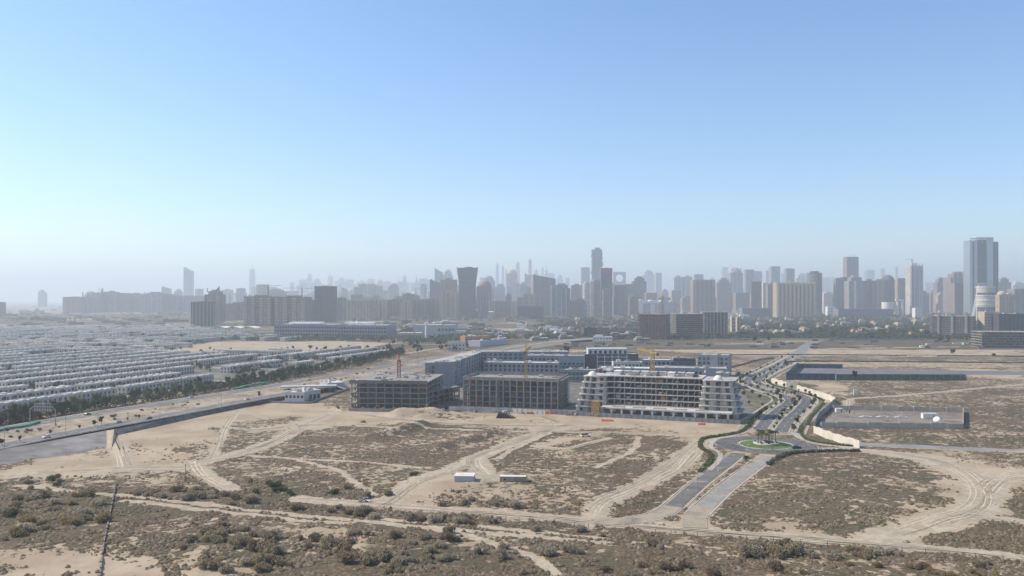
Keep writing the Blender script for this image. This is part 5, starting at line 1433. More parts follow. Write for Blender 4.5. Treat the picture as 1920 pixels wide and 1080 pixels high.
# ------------------------------------------------------------------ the terraced estate west of the highway
def estate():
    P0 = G(0, 785); P1 = G(640, 684); u = (P1-P0).normalized(); v = Vector((-u.y, u.x, 0)); rz = math.atan2(u.y, u.x)
    fm = facade((0.50,0.485,0.455), (0.04,0.04,0.04), 4.2, 3.5, 0.42, 0.6, roof=(0.50,0.49,0.46))
    wallm = flat("estate_wall", (0.48,0.47,0.45), .8, .08, .2, stain=.15)
    r = random.Random(17)
    protos = []
    for L in (26, 38, 50, 62):
        m = MB(); m.box(-L/2, L/2, -5.5, 5.5, -0.5, 6.9)
        n = int(L/8.4)
        for i in range(n):
            x = -L/2+(i+0.5)*L/n
            m.box(x-2.9, x+1.2, -6.6, -5.52, -0.5, 3.6); 
        body = m.mesh("wall", fm)
        q = MB()
        for (a, b, c, d) in ((-L/2,L/2,-5.6,-5.3),(-L/2,L/2,5.3,5.6),(-L/2-.1,-L/2+.2,-5.3,5.3),(L/2-.2,L/2+.1,-5.3,5.3)): q.box(a,b,c,d,6.7,7.7)
        for i in range(n):
            x = -L/2+(i+0.5)*L/n; q.box(x-1.8, x+1.6, 1.2, 4.8, 6.9, 8.3); q.box(x-3.9, x-3.7, -5.3, 5.3, 6.9, 7.6)
            q.box(x+2.2, x+3.2, -3, -1.6, 6.9, 7.7)
        q.box(-L/2+.2, L/2-.2, -5.3, 5.3, 6.9, 7.02)
        roof = q.mesh("roof", flat("estate_roof", (0.62,0.61,0.58), .9, .2, .05))
        wins = []
        protos.append((L, body, roof, n))
    wm = window_mesh(2.6, 2.3, GLASS, wallm); dm = window_mesh(1.5, 2.2, GREYD, wallm)
    sand = W([(318,655),(400,640),(640,639),(745,643),(700,655),(560,663),(330,665)])
    spots = []
    for ci in range(-1, 15):
        for cj in range(0, 15):
            s0 = ci*126; t0 = 14+cj*130
            along = (cj == 0) or ((ci*7+cj*5) % 5 not in (0, 3))
            for row in range(3):
                if along:
                    t = t0+8+row*43; segs = r.choice(((50,62),(62,50),(38,38,26),(62,50)))
                    s = s0+2
                    for L in segs:
                        spots.append((s+L/2, t, 0 if row % 2 else math.pi, L, ("a", cj*3+row, s))); s += L+4
                else:
                    s = s0+12+row*40; t = t0+4
                    for L in r.choice(((50,50),(62,38),(38,62))):
                        spots.append((s, t+L/2, math.pi/2 if row % 2 else -math.pi/2, L, ("c", ci*3+row, t))); t += L+6
    out = []
    for s, t, a, L, ky in spots:
        c = P0+u*s+v*t; py = HZ+CAMH*F/c.y if c.y > 50 else 9999; px = 960+c.x/c.y*F
        if px < -70 or py > 860 or py < 614: continue
        if px > 735-max(0, (662-py))*8.0: continue
        if inpoly(np.array([c.x]), np.array([c.y]), sand)[0]: continue
        if fnoise(c.x,c.y,90) < .28: continue
        out.append((c.y, c, a, L, px, py, ky))
    out.sort(key=lambda k: k[0])
    rest = MB()
    O_ = "first second third fourth fifth sixth seventh eighth ninth tenth eleventh twelfth thirteenth fourteenth fifteenth sixteenth seventeenth eighteenth nineteenth twentieth".split()
    ordn = lambda i: O_[i] if i < 20 else "number %d" % (i+1)
    rows_ = {}
    for o_ in out: rows_.setdefault((o_[6][0], o_[6][1]), []).append(o_[6][2])
    rk = {t_: {k_: i for i, k_ in enumerate(sorted(k2 for k2 in rows_ if k2[0] == t_))} for t_ in "ac"}
    for i, (d, c, a, L, px, py, ky) in enumerate(out):
        k = [26,38,50,62].index(L)
        if i < 296:
            rw = ordn(rk[ky[0]][ky[:2]]); bl = ordn(sorted(rows_[ky[:2]]).index(ky[2]))
            lab = ("white terrace, %s block along the %s row back from the tree belt" if ky[0] == "a" else "crosswise white terrace, %s block back in the %s cross street") % (bl, rw)
            e = empty("terraced_house", (c.x, c.y, 0), rz+a, lab, "house", "white terraces of the housing estate")
            link("wall", protos[k][1], e); link("roof", protos[k][2], e)
            if i < 52:
                n = protos[k][3]
                for j in range(n):
                    x = -L/2+(j+0.5)*L/n
                    link("window", wm, e, (x+2.6, -5.53, 3.9)); link("door", dm, e, (x+2.4, -5.53, 0.1))
        else:
            ca, sa = math.cos(rz+a), math.sin(rz+a)
            def T(x, y): return (c.x+ca*x-sa*y, c.y+sa*x+ca*y)
            pts = [T(-L/2,-5.5),T(L/2,-5.5),T(L/2,5.5),T(-L/2,5.5)]
            rest.prism(pts, 0, 7.4, 0)
            n = int(L/8.4)
            for j in range(n):
                x = -L/2+(j+0.5)*L/n
                rest.prism([T(x-1.8,0),T(x+1.6,0),T(x+1.6,5),T(x-1.8,5)], 7.4, 8.3, 0)
                rest.prism([T(x+1.2,-5.7),T(x+3.2,-5.7),T(x+3.2,-5.52),T(x+1.2,-5.52)], 1, 6.2, 1)
                rest.prism([T(x-2.2,5.52),T(x-.4,5.52),T(x-.4,5.7),T(x-2.2,5.7)], 1, 6.2, 1)
    o = rest.build("distant_terraces", [wallm, GREYD]); tag(o, "mass of white terraces far back in the housing estate", "houses", None, "stuff")
    # garden trees of the estate
    gt = MB(); rs = np.random.RandomState(2)
    for i in range(7000):
        s = r.uniform(-120, 1750); t = r.uniform(12, 1700); c = P0+u*s+v*t
        if c.y < 300: continue
        py = HZ+CAMH*F/c.y; px = 960+c.x/c.y*F
        if px < -60 or px > 740-max(0, 662-py)*8.0 or py < 612: continue
        if inpoly(np.array([c.x]), np.array([c.y]), sand)[0]: continue
        if fnoise(c.x, c.y, 110) < 0.5 and r.random() < .5: continue
        h = r.uniform(3.5, 8.5); leaf_cloud(gt, [(c.x, c.y, h*.6, h*.42), (c.x+h*.3, c.y+r.uniform(-2,2), h*.5, h*.33)], 26, h*.16, rs.randint(99999))
    tag(gt.build("garden_foliage", F_DARK), "dark garden greenery between the white terraces", "greenery", None, "stuff")
    # pale streets between rows
    st = MB()
    for cj in range(0, 15):
        a = P0+u*(-150)+v*(14+cj*130-3); b = P0+u*1700+v*(14+cj*130-3); ribbon(st, [a, b], 3.2, -3.2, .06)
    for ci in range(-1, 15):
        a = P0+u*(ci*126-2.5)+v*14; b = P0+u*(ci*126-2.5)+v*1750; ribbon(st, [a, b], 3, -3, .07)
    stru("estate_streets", st, PAVE)
    fl = MB(); q = [P0+u*-220+v*8, P0+u*640+v*8, P0+u*640+v*170, P0+u*300+v*1300, P0+u*-220+v*1300]
    fl.add([(p.x,p.y,.03) for p in q], [(0,1,2,3,4)]); stru("estate_ground", fl, flat("estate_paving", (0.15,0.145,0.12), .95, .4, .05))
estate()

# ------------------------------------------------------------------ the city
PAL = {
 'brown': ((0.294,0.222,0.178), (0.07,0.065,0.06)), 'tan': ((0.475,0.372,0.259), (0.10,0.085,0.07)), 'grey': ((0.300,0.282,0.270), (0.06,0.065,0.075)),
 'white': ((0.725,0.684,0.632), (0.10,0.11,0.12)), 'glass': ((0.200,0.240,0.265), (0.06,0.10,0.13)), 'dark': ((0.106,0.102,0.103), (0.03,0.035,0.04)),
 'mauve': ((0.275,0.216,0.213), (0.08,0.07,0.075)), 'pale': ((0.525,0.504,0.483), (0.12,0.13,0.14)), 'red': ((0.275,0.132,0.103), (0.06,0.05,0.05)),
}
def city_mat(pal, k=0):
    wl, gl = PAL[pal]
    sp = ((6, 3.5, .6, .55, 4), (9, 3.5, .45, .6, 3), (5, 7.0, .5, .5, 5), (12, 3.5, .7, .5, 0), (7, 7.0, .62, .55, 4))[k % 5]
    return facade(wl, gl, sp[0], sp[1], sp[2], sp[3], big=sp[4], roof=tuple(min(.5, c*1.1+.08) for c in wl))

LAND = [(70,"the solitary far block"),(160,"the flats with the dome"),(240,"the long wall of flats"),(315,"the low end of the flats"),(352,"the slim pale glass tower"),(400,"the crescent roofed tower"),(484,"the left unfinished pair block"),(545,"the right unfinished pair block"),(607,"the dark capped tower"),(672,"the plain tan block"),
 (714,"the arched tan block"),(800,"the yellow cranes"),(822,"the sail topped tower"),(876,"the flared tower"),(908,"the round shouldered tower"),(960,"the rounded slim tower"),(1018,"the mauve slab"),(1052,"the white edged tower"),(1100,"the ringed drum tower"),(1120,"the rippled tower"),(1137,"the red topped tower"),(1162,"the gateway tower"),(1200,"the dark stepped block"),(1226,"the stadium"),
 (1281,"the twin slabs"),(1320,"the wide brown block"),(1381,"the tall rounded tower"),(1420,"the olive brown block"),(1455,"the finned tower"),(1493,"the wide beige hotel"),(1532,"the white striped tower"),(1599,"the crane topped tower"),(1650,"the tan slim block"),(1677,"the white drum hall"),(1719,"the white gridded shell"),(1766,"the pale centred block"),(1800,"the broad mauve block"),(1847,"the tall slab tower"),(1880,"the orange tan block")]
SEEN = {}
def near(px, head):
    b = min(LAND, key=lambda l: abs(l[0]-px)); d_ = px-b[0]
    w_ = "in line with" if abs(d_) < 6 else ("just left of" if d_ < 0 else "just right of") if abs(d_) < 20 else ("left of" if d_ < 0 else "right of")
    t_ = "%s %s %s" % (head, w_, b[1]); SEEN[t_] = SEEN.get(t_, 0)+1
    return t_
def tower(label, x0, x1, yt, d, pal='grey', shape='flat', rot=0, ratio=.8, k=0, name="tower", group=None, piers=0, extra=None, base=None):
    if base: d = dist(base)
    Wd = (x1-x0)/F*d; H = CAMH+(HZ-yt)/F*d; a = R(rot)
    sx = Wd/(abs(math.cos(a))+ratio*abs(math.sin(a))); sy = sx*ratio
    cx = ((x0+x1)/2-960)/F*d
    e = empty(name, (cx, d+sy/2, 0), a, label, "tower" if H > 70 else "building", group)
    m = MB(); mt = city_mat(pal, k); rf = MB(); X, Y = sx/2, sy/2
    pm = flat("plant_"+pal, tuple(min(.6, c*1.15) for c in PAL[pal][0]), .9, .1, .1)
    if shape == 'cyl':
        m.disc(0, 0, X, -1, H*.96, 24); rf.disc(0, 0, X*.6, H*.96, H, 20)
    elif shape == 'dome':
        m.box(-X, X, -Y, Y, -1, H-X*.9); rf.dome(0, 0, H-X*.9, X*.95, X*.9, 0, 16, 5)
    elif shape == 'spire':
        hh = H*.80; m.box(-X, X, -Y, Y, -1, hh*.9); m.box(-X*.7, X*.7, -Y*.7, Y*.7, hh*.9, hh); rf.disc(0, 0, X*.5, hh, hh+(H-hh)*.5, 8, 0, X*.2); rf.disc(0, 0, X*.14, hh+(H-hh)*.5, H, 6, 0, X*.03)
    elif shape == 'step':
        m.box(-X, X, -Y, Y, -1, H*.86); m.box(-X*.62, X*.75, -Y*.7, Y*.7, H*.86, H*.95); rf.box(-X*.3, X*.5, -Y*.4, Y*.4, H*.95, H)
    elif shape == 'slant':
        m.add([(-X,-Y,-1),(X,-Y,-1),(X,Y,-1),(-X,Y,-1),(-X,-Y,H),(X,-Y,H*.9),(X,Y,H*.9),(-X,Y,H)], [(0,3,2,1),(4,5,6,7),(0,1,5,4),(1,2,6,5),(2,3,7,6),(3,0,4,7)]); rf.box(-X*.9,-X*.7,-Y*.3,Y*.3,H*.97,H+2)
    elif shape == 'taper':
        m.prism([(-X,-Y),(X,-Y),(X,Y),(-X,Y)], -1, H*.94, 0, [(-X*.7,-Y*.7),(X*.7,-Y*.7),(X*.7,Y*.7),(-X*.7,Y*.7)]); rf.disc(0,0,X*.45,H*.94,H,8,0,X*.1)
    elif shape == 'notch':   # two wings and a taller core
        m.box(-X, -X*.15, -Y, Y, -1, H*.95); m.box(X*.15, X, -Y, Y, -1, H*.95); m.box(-X*.15, X*.15, -Y*.8, Y*.8, -1, H*.98); rf.box(-X*.4, X*.4, -Y*.4, Y*.4, H*.95, H)
    else:
        m.box(-X, X, -Y, Y, -1, H-3); rf.box(-X*.35, X*.25, -Y*.4, Y*.4, H-3, H); rf.box(X*.4, X*.7, -Y*.3, Y*.4, H-3, H-.8)
        for (a_, b_, c_, d_) in ((-X,X,-Y-.1,-Y+.5),(-X,X,Y-.5,Y+.1),(-X-.1,-X+.5,-Y+.5,Y-.5),(X-.5,X+.1,-Y+.5,Y-.5)): rf.box(a_,b_,c_,d_,H-3.1,H-1.6)
    m.build("wall", mt, e); rf.build("roof", pm, e)
    for i in range(piers):
        x = -X+2*X*(i+.5)/piers; p = MB(); p.box(x-sx*.03, x+sx*.03, -Y-sx*.05, -Y-.02, 0, H-3.2); p.build("pier", pm, e)
    return e, X, Y, H

def balconies(e, x, y, w_, H, step, mat, n=99, z0=8):
    m = MB(); z = z0
    while z < H-4 and n > 0:
        m.box(x-w_/2, x+w_/2, y-2.2, y-.03, z, z+1.2); z += step; n -= 1
    m.build("balcony_stack", mat, e)

def city():
    # --- left
    tower("hazy slab building cut by the left edge of the picture", -14, 6, 566, 3400, 'mauve', 'flat', 20)
    tower("solitary hazy block standing far off near the left horizon", 71, 81, 543, 7600, 'grey', 'step', 0, k=1)
    tower("lower hazy block attached to the solitary far block", 80, 86, 549, 7650, 'grey')
    seg = [(115,150,556,'brown','flat','low brown end block of the long hazy wall of flats'),(149,178,546,'mauve','dome','domed block on the long hazy wall of flats'),(176,186,548,'grey','flat','narrow hazy slab right of the domed block'),
           (183,195,539,'dark','spire','spired tower rising from the long hazy wall of flats'),(194,216,545,'grey','notch','hazy block right of the spired tower'),(214,238,549,'mauve','flat','hazy mauve block in the middle of the long wall of flats'),
           (236,264,549,'brown','notch','hazy brown paired block of the long wall of flats'),(262,302,547,'grey','step','wide stepped grey block of the long wall of flats'),(299,323,551,'mauve','flat','lower mauve block of the long wall of flats'),(320,372,554,'grey','flat','long low grey end of the wall of flats')]
    for i, (a, b, y, p, s, l) in enumerate(seg): tower(l, a, b, y, 4500+60*i % 400, p, s, 6, 1.0, i, "apartment_block", piers=3)
    tower("small hazy tower behind the wall of flats, left of the tall glass tower", 303, 317, 537, 6200, 'grey', 'slant')
    tower("dim twin block just left of the tall glass tower", 326, 339, 541, 6400, 'grey', 'dome')
    e, X, Y, H = tower("tall slim pale blue glass tower alone on the hazy left skyline", 344, 359, 501, 7600, 'glass', 'slant', 0, .8, 3)
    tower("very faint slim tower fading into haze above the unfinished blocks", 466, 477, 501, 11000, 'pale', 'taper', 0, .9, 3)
    tower("hazy square block right of the crescent tower", 443, 457, 540, 5600, 'grey', 'flat')
    tower("faint block behind the crescent tower", 366, 378, 541, 5800, 'pale')
    e, X, Y, H = tower("gridded grey apartment block standing before the crescent tower", 352, 397, 565, 0, 'dark', 'flat', 12, .9, 2, "apartment_block", base=613)
    for i in range(6): m = MB(); x = -X+2*X*(i+.5)/6; m.box(x-.5, x+.5, -Y-1, -Y-.03, 0, H-3.2); m.build("pier", CONC_L, e)
    for i in range(4): m = MB(); y = -Y+2*Y*(i+.5)/4; m.box(X+.03, X+1, y-.5, y+.5, 0, H-3.2); m.build("pier", CONC_L, e)
    e, X, Y, H = tower("grey residential tower with a pointed crescent sail on its roof", 381, 415, 543, 2500, 'grey', 'step', 5, .9, 0)
    m = MB(); n = 8
    for i in range(n):
        a0, a1 = i/n*1.45, (i+1)/n*1.45
        p = [(-X*.55+X*1.05*math.sin(a0), H-6+20*(1-math.cos(a0))*1.0), (-X*.55+X*1.05*math.sin(a1), H-6+20*(1-math.cos(a1)))]
        m.add([(p[0][0],-2,H-6),(p[1][0],-2,H-6),(p[1][0],-2,p[1][1]+2),(p[0][0],-2,p[0][1]+2),(p[0][0],2,H-6),(p[1][0],2,H-6),(p[1][0],2,p[1][1]+2),(p[0][0],2,p[0][1]+2)], [(0,1,2,3),(7,6,5,4),(3,2,6,7),(0,3,7,4),(1,5,6,2)])
    m.build("crown", CONC_D, e); MB().box(-X*.95,-X*.85,-.5,.5,H-8,H+5).build("mast", CONC_D, e)
    balconies(e, -X*.5, -Y, X*.4, H*.85, 3.6, CONC_L); balconies(e, X*.5, -Y, X*.4, H*.85, 3.6, CONC_L)
    tower("low brown gridded block right of the crescent tower", 416, 438, 569, 2900, 'brown', 'flat', 0, 1, 2, "apartment_block")
    tower("slightly taller mauve block beside the unfinished twin blocks", 436, 457, 566, 3000, 'mauve', 'flat', 0, 1, 1, "apartment_block")
    for lab, a, b, yt in (("left block of the unfinished balcony striped pair", 456, 512, 553), ("right block of the unfinished balcony striped pair with a crane", 514, 576, 554)):
        e, X, Y, H = tower(lab, a, b, yt, 2350, 'brown', 'notch', -6, .7, 0, "apartment_block")
        for q in (-.88, -.30, .30, .88): balconies(e, X*q, -Y, X*.26, H*.95, 5.0, WHITE, z0=5)
        for i in range(12): x = -X+2*X*i/11; m = MB(); m.box(x-.5, x+.5, -Y*.9, -Y*.8, H*.95-.1, H*.95+3+1.5*(i % 3)); m.build("column_stub", CONC_D, e)
    e, X, Y, H = tower("dark brown tower with a wide flat cap behind the unfinished pair", 586, 629, 536, 2750, 'dark', 'flat', 8, .8, 1)
    MB().box(-X-1.5, X+1.5, -Y-1.5, Y+1.5, H-3, H-1).build("cap", GREYD, e)
    tower("lower dark wing leaning on the dark capped tower", 574, 590, 562, 2700, 'dark', 'flat', 8, 1, 2, "apartment_block")
    tower("grey low block right of the dark capped tower", 629, 646, 557, 2900, 'grey', 'flat', 0, 1, 0, "apartment_block")
    e, X, Y, H = tower("plain tan block with a pale left edge", 648, 699, 562, 3000, 'tan', 'flat', -8, .7, 3, "apartment_block")
    MB().box(-X-.6, -X+3, -Y-.6, -Y-.02, 0, H-2).build("pier", WHITE, e)
    for lab, a, b, yt, p in (("tan block with tall arched recesses",700,727,560,'tan'),("brown block right of the arched tan block",727,751,560,'brown'),("tan grey block of the mid terrace of flats",750,772,564,'tan'),("brown grey block under the scaffolded tops",771,800,561,'brown'),("pinkish block before the construction cluster",798,828,558,'mauve'),("tan lower block left of the flared tower",824,858,545,'tan')):
        tower(lab, a, b, yt, 3050+rnd.random()*200, p, 'notch', 0, .9, rnd.randrange(5), "apartment_block", piers=4)
    for lab, a, b, yt in (("hazy left tower of the grey trio behind the tan block",672,685,532),("hazy middle tower of the grey trio behind the tan block",690,702,532),("hazy right tower of the grey trio behind the tan block",701,716,536)): tower(lab, a, b, yt, 5500, 'grey', 'flat')
    tower("hazy square tower behind the unfinished pair", 481, 500, 533, 5200, 'grey'); tower("hazy wide block behind the unfinished pair's crane", 496, 530, 541, 4600, 'grey', 'step')
    # --- centre
    tower("sail topped tower left of the construction cluster", 815, 830, 503, 6000, 'grey', 'slant', 0, .8, 0)
    tower("square crowned hazy tower beside the sail topped one", 830, 848, 505, 6000, 'pale', 'step', 0, .8, 1)
    e, X, Y, H = tower("scaffold wrapped tower under construction left of the flared tower", 826, 856, 521, 3900, 'brown', 'notch', 0, .8, 2)
    sc = MB()
    for i in range(7): x = -X+2*X*i/6; sc.beam((x,-Y-2,H*.4),(x,-Y-2,H*1.01),1.0)
    for i in range(12): z = H*.4+i*H*.05; sc.beam((-X,-Y-2,z),(X,-Y-2,z),.9)
    sc.build("scaffolding", YEL, e)
    tower("darker tower wedge left of the scaffolded tower", 806, 826, 524, 4200, 'dark', 'slant', 0, .8, 0)
    # flared tower
    d = 3300; cx = (876-960)/F*d; Wd = 38/F*d/2; H = CAMH+(HZ-502)/F*d
    e = empty("tower", (cx, d+20, 0), 0, "broad dark banded tower flaring outward at the top", "tower")
    mt = facade((0.22,0.21,0.20), (0.045,0.05,0.055), 60, 5.2, 1.0, .62, big=0)
    prev = None
    for i in range(12):
        t0, t1 = i/12, (i+1)/12; f = lambda t: .80+.20*(2*t-.9)**2*(1 if t > .45 else .6)
        m = MB(); a_, b_ = Wd*f(t0), Wd*f(t1); m.prism([(-a_,-18),(a_,-18),(a_,18),(-a_,18)], H*t0-(1 if i == 0 else 0), H*t1, 0, [(-b_,-18),(b_,-18),(b_,18),(-b_,18)]); m.build("wall_tier", mt, e)
    MB().box(-Wd*.25, Wd*.5, -8, 10, H, H+4).build("roof", CONC_D, e)
    for s in (-1, 1): m = MB(); m.add([(s*Wd*.84,-19,H*.86),(s*Wd*.97,-19,H*.86),(s*Wd*1.04,-19,H+3),(s*Wd*.92,-19,H+1),(s*Wd*.84,19,H*.86),(s*Wd*.97,19,H*.86),(s*Wd*1.04,19,H+3),(s*Wd*.92,19,H+1)], [(0,1,2,3),(7,6,5,4),(3,2,6,7),(0,3,7,4),(1,5,6,2)]); m.build("fin", CONC, e)
    tower("round shouldered brown tower right of the flared tower", 894, 921, 524, 3700, 'brown', 'dome', 0, .8, 3)
    tower("pale hazy block behind the round shouldered tower", 905, 928, 517, 5200, 'pale', 'step')
    tower("banded grey block at the flared tower's right foot", 896, 915, 545, 3300, 'grey', 'flat', 0, .8, 3)
    tower("slender tower with a rounded head in the middle skyline", 950, 970, 504, 6800, 'tan', 'dome', 0, .8, 1)
    tower("hazy tower just left of the mauve slab", 984, 1002, 513, 7000, 'grey', 'slant')
    e, X, Y, H = tower("big mauve slab tower with a pale left edge", 996, 1042, 515, 3900, 'mauve', 'slant', 8, .6, 1)
    MB().box(-X-.8, -X+2.5, -Y-.8, -Y-.02, 0, H).build("pier", CONC_L, e)
    e, X, Y, H = tower("grey tower with a bright white left edge before the mauve slab", 1033, 1071, 531, 3250, 'grey', 'step', -10, .7, 4)
    MB().box(-X-1, -X+3.5, -Y-1, -Y-.02, 0, H*.95).build("pier", WHITE, e)
    for i in range(3): p = MB(); x = -X*.4+X*.55*i; p.box(x-1.4, x+1.4, -Y-1.6, -Y-.02, 0, H*.84); p.build("pier", CONC_L, e)
    tower("low dark striped office box in front of the mauve slab", 967, 1019, 574, 0, 'dark', 'flat', 4, .6, 3, "office_block", piers=9, base=598)
    tower("grey brown block left of the round topped pair", 1071, 1093, 532, 4500, 'mauve', 'notch')
    tower("hazy tall block left of the twisted tower", 1090, 1106, 501, 7200, 'grey', 'flat', 0, .8, 3)
    # twisted tower
    d = 5200; cx = (1120-960)/F*d; H = CAMH+(HZ-464)/F*d; hw = 10.5/F*d
    e = empty("tower", (cx, d+30, 0), 0, "tallest central tower with a rippled stepped outline", "tower"); n = 26; mt = city_mat('glass', 3)
    rr = random.Random(5)
    for i in range(n):
        m = MB(); o = rr.uniform(-.10, .10)*hw; wv = hw*(0.93+.05*math.sin(i*1.7)); m.box(-wv+o, wv+o, -28, 28, H*.97*i/n-(1 if i == 0 else 0), H*.97*(i+.72)/n); m.build("storey_block", mt, e)
    m = MB(); m.box(-hw*.86, hw*.86, -26, 26, 0, H*.97); m.build("core_wall", city_mat('grey', 3), e); MB().box(-hw*.35, hw*.6, -12, 12, H*.97, H).build("roof", CONC, e)
    e, X, Y, H = tower("dark red topped tower beside the rippled tower", 1127, 1148, 502, 3700, 'dark', 'flat', 0, .9, 2)
    MB().box(-X-.6, X+.6, -Y-.6, Y+.6, H*.86, H-3.2).build("crown", flat("red_crown", (.20,.09,.08), .8, .1, .1), e); balconies(e, X*.45, -Y, X*.8, H*.84, 7, CONC, z0=H*.5)
    # tower with a round opening
    d = 7500; cx = (1161.5-960)/F*d; H = CAMH+(HZ-510)/F*d; hw = 11.5/F*d
    e = empty("tower", (cx, d, 0), 0, "hazy gateway shaped tower with a round opening through its top", "tower"); m = MB(); zc = H-hw*1.0; rr_ = hw*.62; N = 24
    for i in range(N):
        a0, a1 = 2*math.pi*i/N, 2*math.pi*(i+1)/N
        def sq(a): c, s = math.cos(a), math.sin(a); k_ = hw/max(abs(c), abs(s)); return (c*k_, s*k_)
        q = [(rr_*math.cos(a0), rr_*math.sin(a0)), sq(a0), sq(a1), (rr_*math.cos(a1), rr_*math.sin(a1))]
        vs = [(x,-15,zc+z) for x, z in q]+[(x,15,zc+z) for x, z in q]
        m.add(vs, [(0,1,2,3),(7,6,5,4),(0,3,7,4),(1,5,6,2)])
    m.box(-hw, hw, -15, 15, -1, zc-hw); m.build("wall", city_mat('grey', 0), e)
    e, X, Y, H = tower("pale drum tower ringed with white balconies", 1093, 1107, 528, 3500, 'white', 'cyl', 0, 1, 3)
    m = MB()
    for i in range(24): m.disc(0, 0, X+1.2, 6+i*H*.9/24, 6+i*H*.9/24+1.6, 24)
    m.build("balcony_rings", WHITE, e)
    tower("grey blue drum tower joined to the ringed one", 1106, 1127, 524, 3560, 'grey', 'cyl', 0, 1, 1)
    tower("narrow mauve tower with pale fins right of the red topped tower", 1131, 1146, 540, 3450, 'mauve', 'notch', 0, .8, 1, piers=2)
    tower("dark mauve block left of the stadium roof", 1154, 1177, 534, 3700, 'mauve', 'flat', 10, .8, 0)
    tower("brown block behind the dark mauve one", 1172, 1187, 532, 4300, 'brown', 'flat')
    tower("dark stepped block over the stadium roof", 1187, 1212, 518, 4800, 'dark', 'step', 0, .8, 2)
    # arena, oval with white crown
    d = 3300; e = empty("arena", ((892-960)/F*d, d+60, 0), 0, "low white oval arena left of the dark striped box", "arena")
    m = MB(); m.disc(0,0,76,-1,24,36,0,78,.6); m.build("wall", city_mat('pale', 3), e); m = MB(); m.disc(0,0,79,24,27,36,0,66,.6); m.disc(0,0,50,27,33,30,0,34,.6); m.build("roof", CANV, e)
    # stadium roof in bulging white bays
    d = 4300; e = empty("stadium", ((1226-960)/F*d, d, 0), 0, "wide stadium with a bulging white segmented roof", "stadium")
    m = MB(); m.box(-135, 135, 0, 120, -1, 55); m.build("wall", city_mat('pale', 1), e)
    for i in range(5):
        c = -115+i*57; m = MB(); n = 8
        for j in range(n):
            a0, a1 = math.pi*j/n, math.pi*(j+1)/n; sc_ = 1.0 if i < 4 else 1.2
            q = [(c-27*math.cos(a0)*sc_, 56+22*math.sin(a0)**.6*(1-.1*i)), (c-27*math.cos(a1)*sc_, 56+22*math.sin(a1)**.6*(1-.1*i))]
            vs = [(q[0][0],-14,q[0][1]),(q[1][0],-14,q[1][1]),(q[1][0],110,q[1][1]),(q[0][0],110,q[0][1]),(q[0][0],-14,54),(q[1][0],-14,54),(q[1][0],110,54),(q[0][0],110,54)]
            m.add(vs, [(0,1,2,3),(7,6,5,4),(4,5,1,0),(2,6,7,3)])
        m.build("roof_bay", CANV if i < 3 else CONC_L, e)
    for x in (-75, -10): MB().box(x-12, x+12, -16, -1, 0, 52).build("stair_tower", WHITE, e)
    # --- right of centre
    T = tower
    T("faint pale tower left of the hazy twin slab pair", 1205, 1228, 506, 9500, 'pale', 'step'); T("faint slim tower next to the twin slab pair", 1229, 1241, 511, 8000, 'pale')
    T("left slab of the hazy twin pair over the stadium", 1264, 1281, 516, 5600, 'pale', 'notch', 0, .6, 0, piers=3); T("right slab of the hazy twin pair over the stadium", 1282, 1298, 516, 5600, 'pale', 'notch', 0, .6, 0, piers=3)
    T("brown wide block right of the twin slab pair", 1300, 1341, 524, 4200, 'brown', 'flat', 0, .6, 0, piers=5); T("narrow hazy tower behind the brown wide block", 1303, 1319, 514, 6200, 'grey')
    T("tan grey block with ridged front in the right middle skyline", 1345, 1371, 521, 5000, 'brown', 'step'); T("tall rounded tower of the right middle skyline", 1370, 1393, 501, 5800, 'grey', 'dome', 0, .8, 1, piers=3)
    T("tall slab with fins right of the rounded tower", 1398, 1414, 505, 5900, 'grey', 'flat', 0, .8, 0, piers=3); T("shorter hazy slab attached to the finned one", 1413, 1429, 508, 6300, 'pale')
    e, X, Y, H = T("olive brown block with a balcony lined left edge", 1409, 1430, 527, 3700, 'brown', 'flat', -14, .8, 3)
    balconies(e, -X*.95, -Y, X*.35, H-2, 6, WHITE)
    T("small white banded block", 1431, 1441, 530, 4000, 'white', 'flat', 0, .8, 3); T("small brown block left of the wide hotel", 1440, 1456, 530, 3900, 'brown', 'notch')
    T("tall finned tower above the wide hotel", 1446, 1463, 499, 6000, 'grey', 'flat', 0, .8, 1, piers=4); T("second tall tower above the wide hotel", 1474, 1490, 503, 5700, 'grey', 'flat', 0, .8, 0, piers=3); T("faint low block between the two towers above the hotel", 1436, 1447, 507, 8500, 'pale')
    e, X, Y, H = T("very wide beige hotel block with a fine grid front and white left edge", 1456, 1531, 529, 3350, 'tan', 'flat', -5, .35, 0, "hotel", piers=10)
    MB().box(-X-1, -X+5, -Y-1.5, -Y-.02, 0, H-2).build("pier", WHITE, e)
    e, X, Y, H = T("curved white striped tower behind the hotel's right end", 1518, 1546, 508, 4000, 'dark', 'cyl', 0, 1, 3)
    m = MB()
    for i in range(30): m.disc(-X*.1, 0, X*1.0, 6+i*H*.92/30, 6+i*H*.92/30+2.2, 20)
    m.build("balcony_rings", CONC_L, e)
    T("small hazy block behind the curved tower", 1493, 1518, 512, 8000, 'pale', 'step')
    e, X, Y, H = T("bare concrete tower under construction with a crane on top", 1588, 1610, 481, 5000, 'brown', 'flat', 0, .8, 3)
    T("slim grey towers' left member below the crane topped tower", 1567, 1579, 521, 4000, 'grey', 'flat', 0, .9, 1, piers=2); T("slim grey towers' right member below the crane topped tower", 1578, 1591, 519, 4050, 'grey', 'flat', 0, .9, 0, piers=2)
    e, X, Y, H = T("grey block with one bright white vertical stripe", 1592, 1621, 516, 3900, 'grey', 'step', 0, .8, 0); MB().box(-X*.35,-X*.1,-Y-1,-Y-.02,0,H*.86).build("pier", WHITE, e)
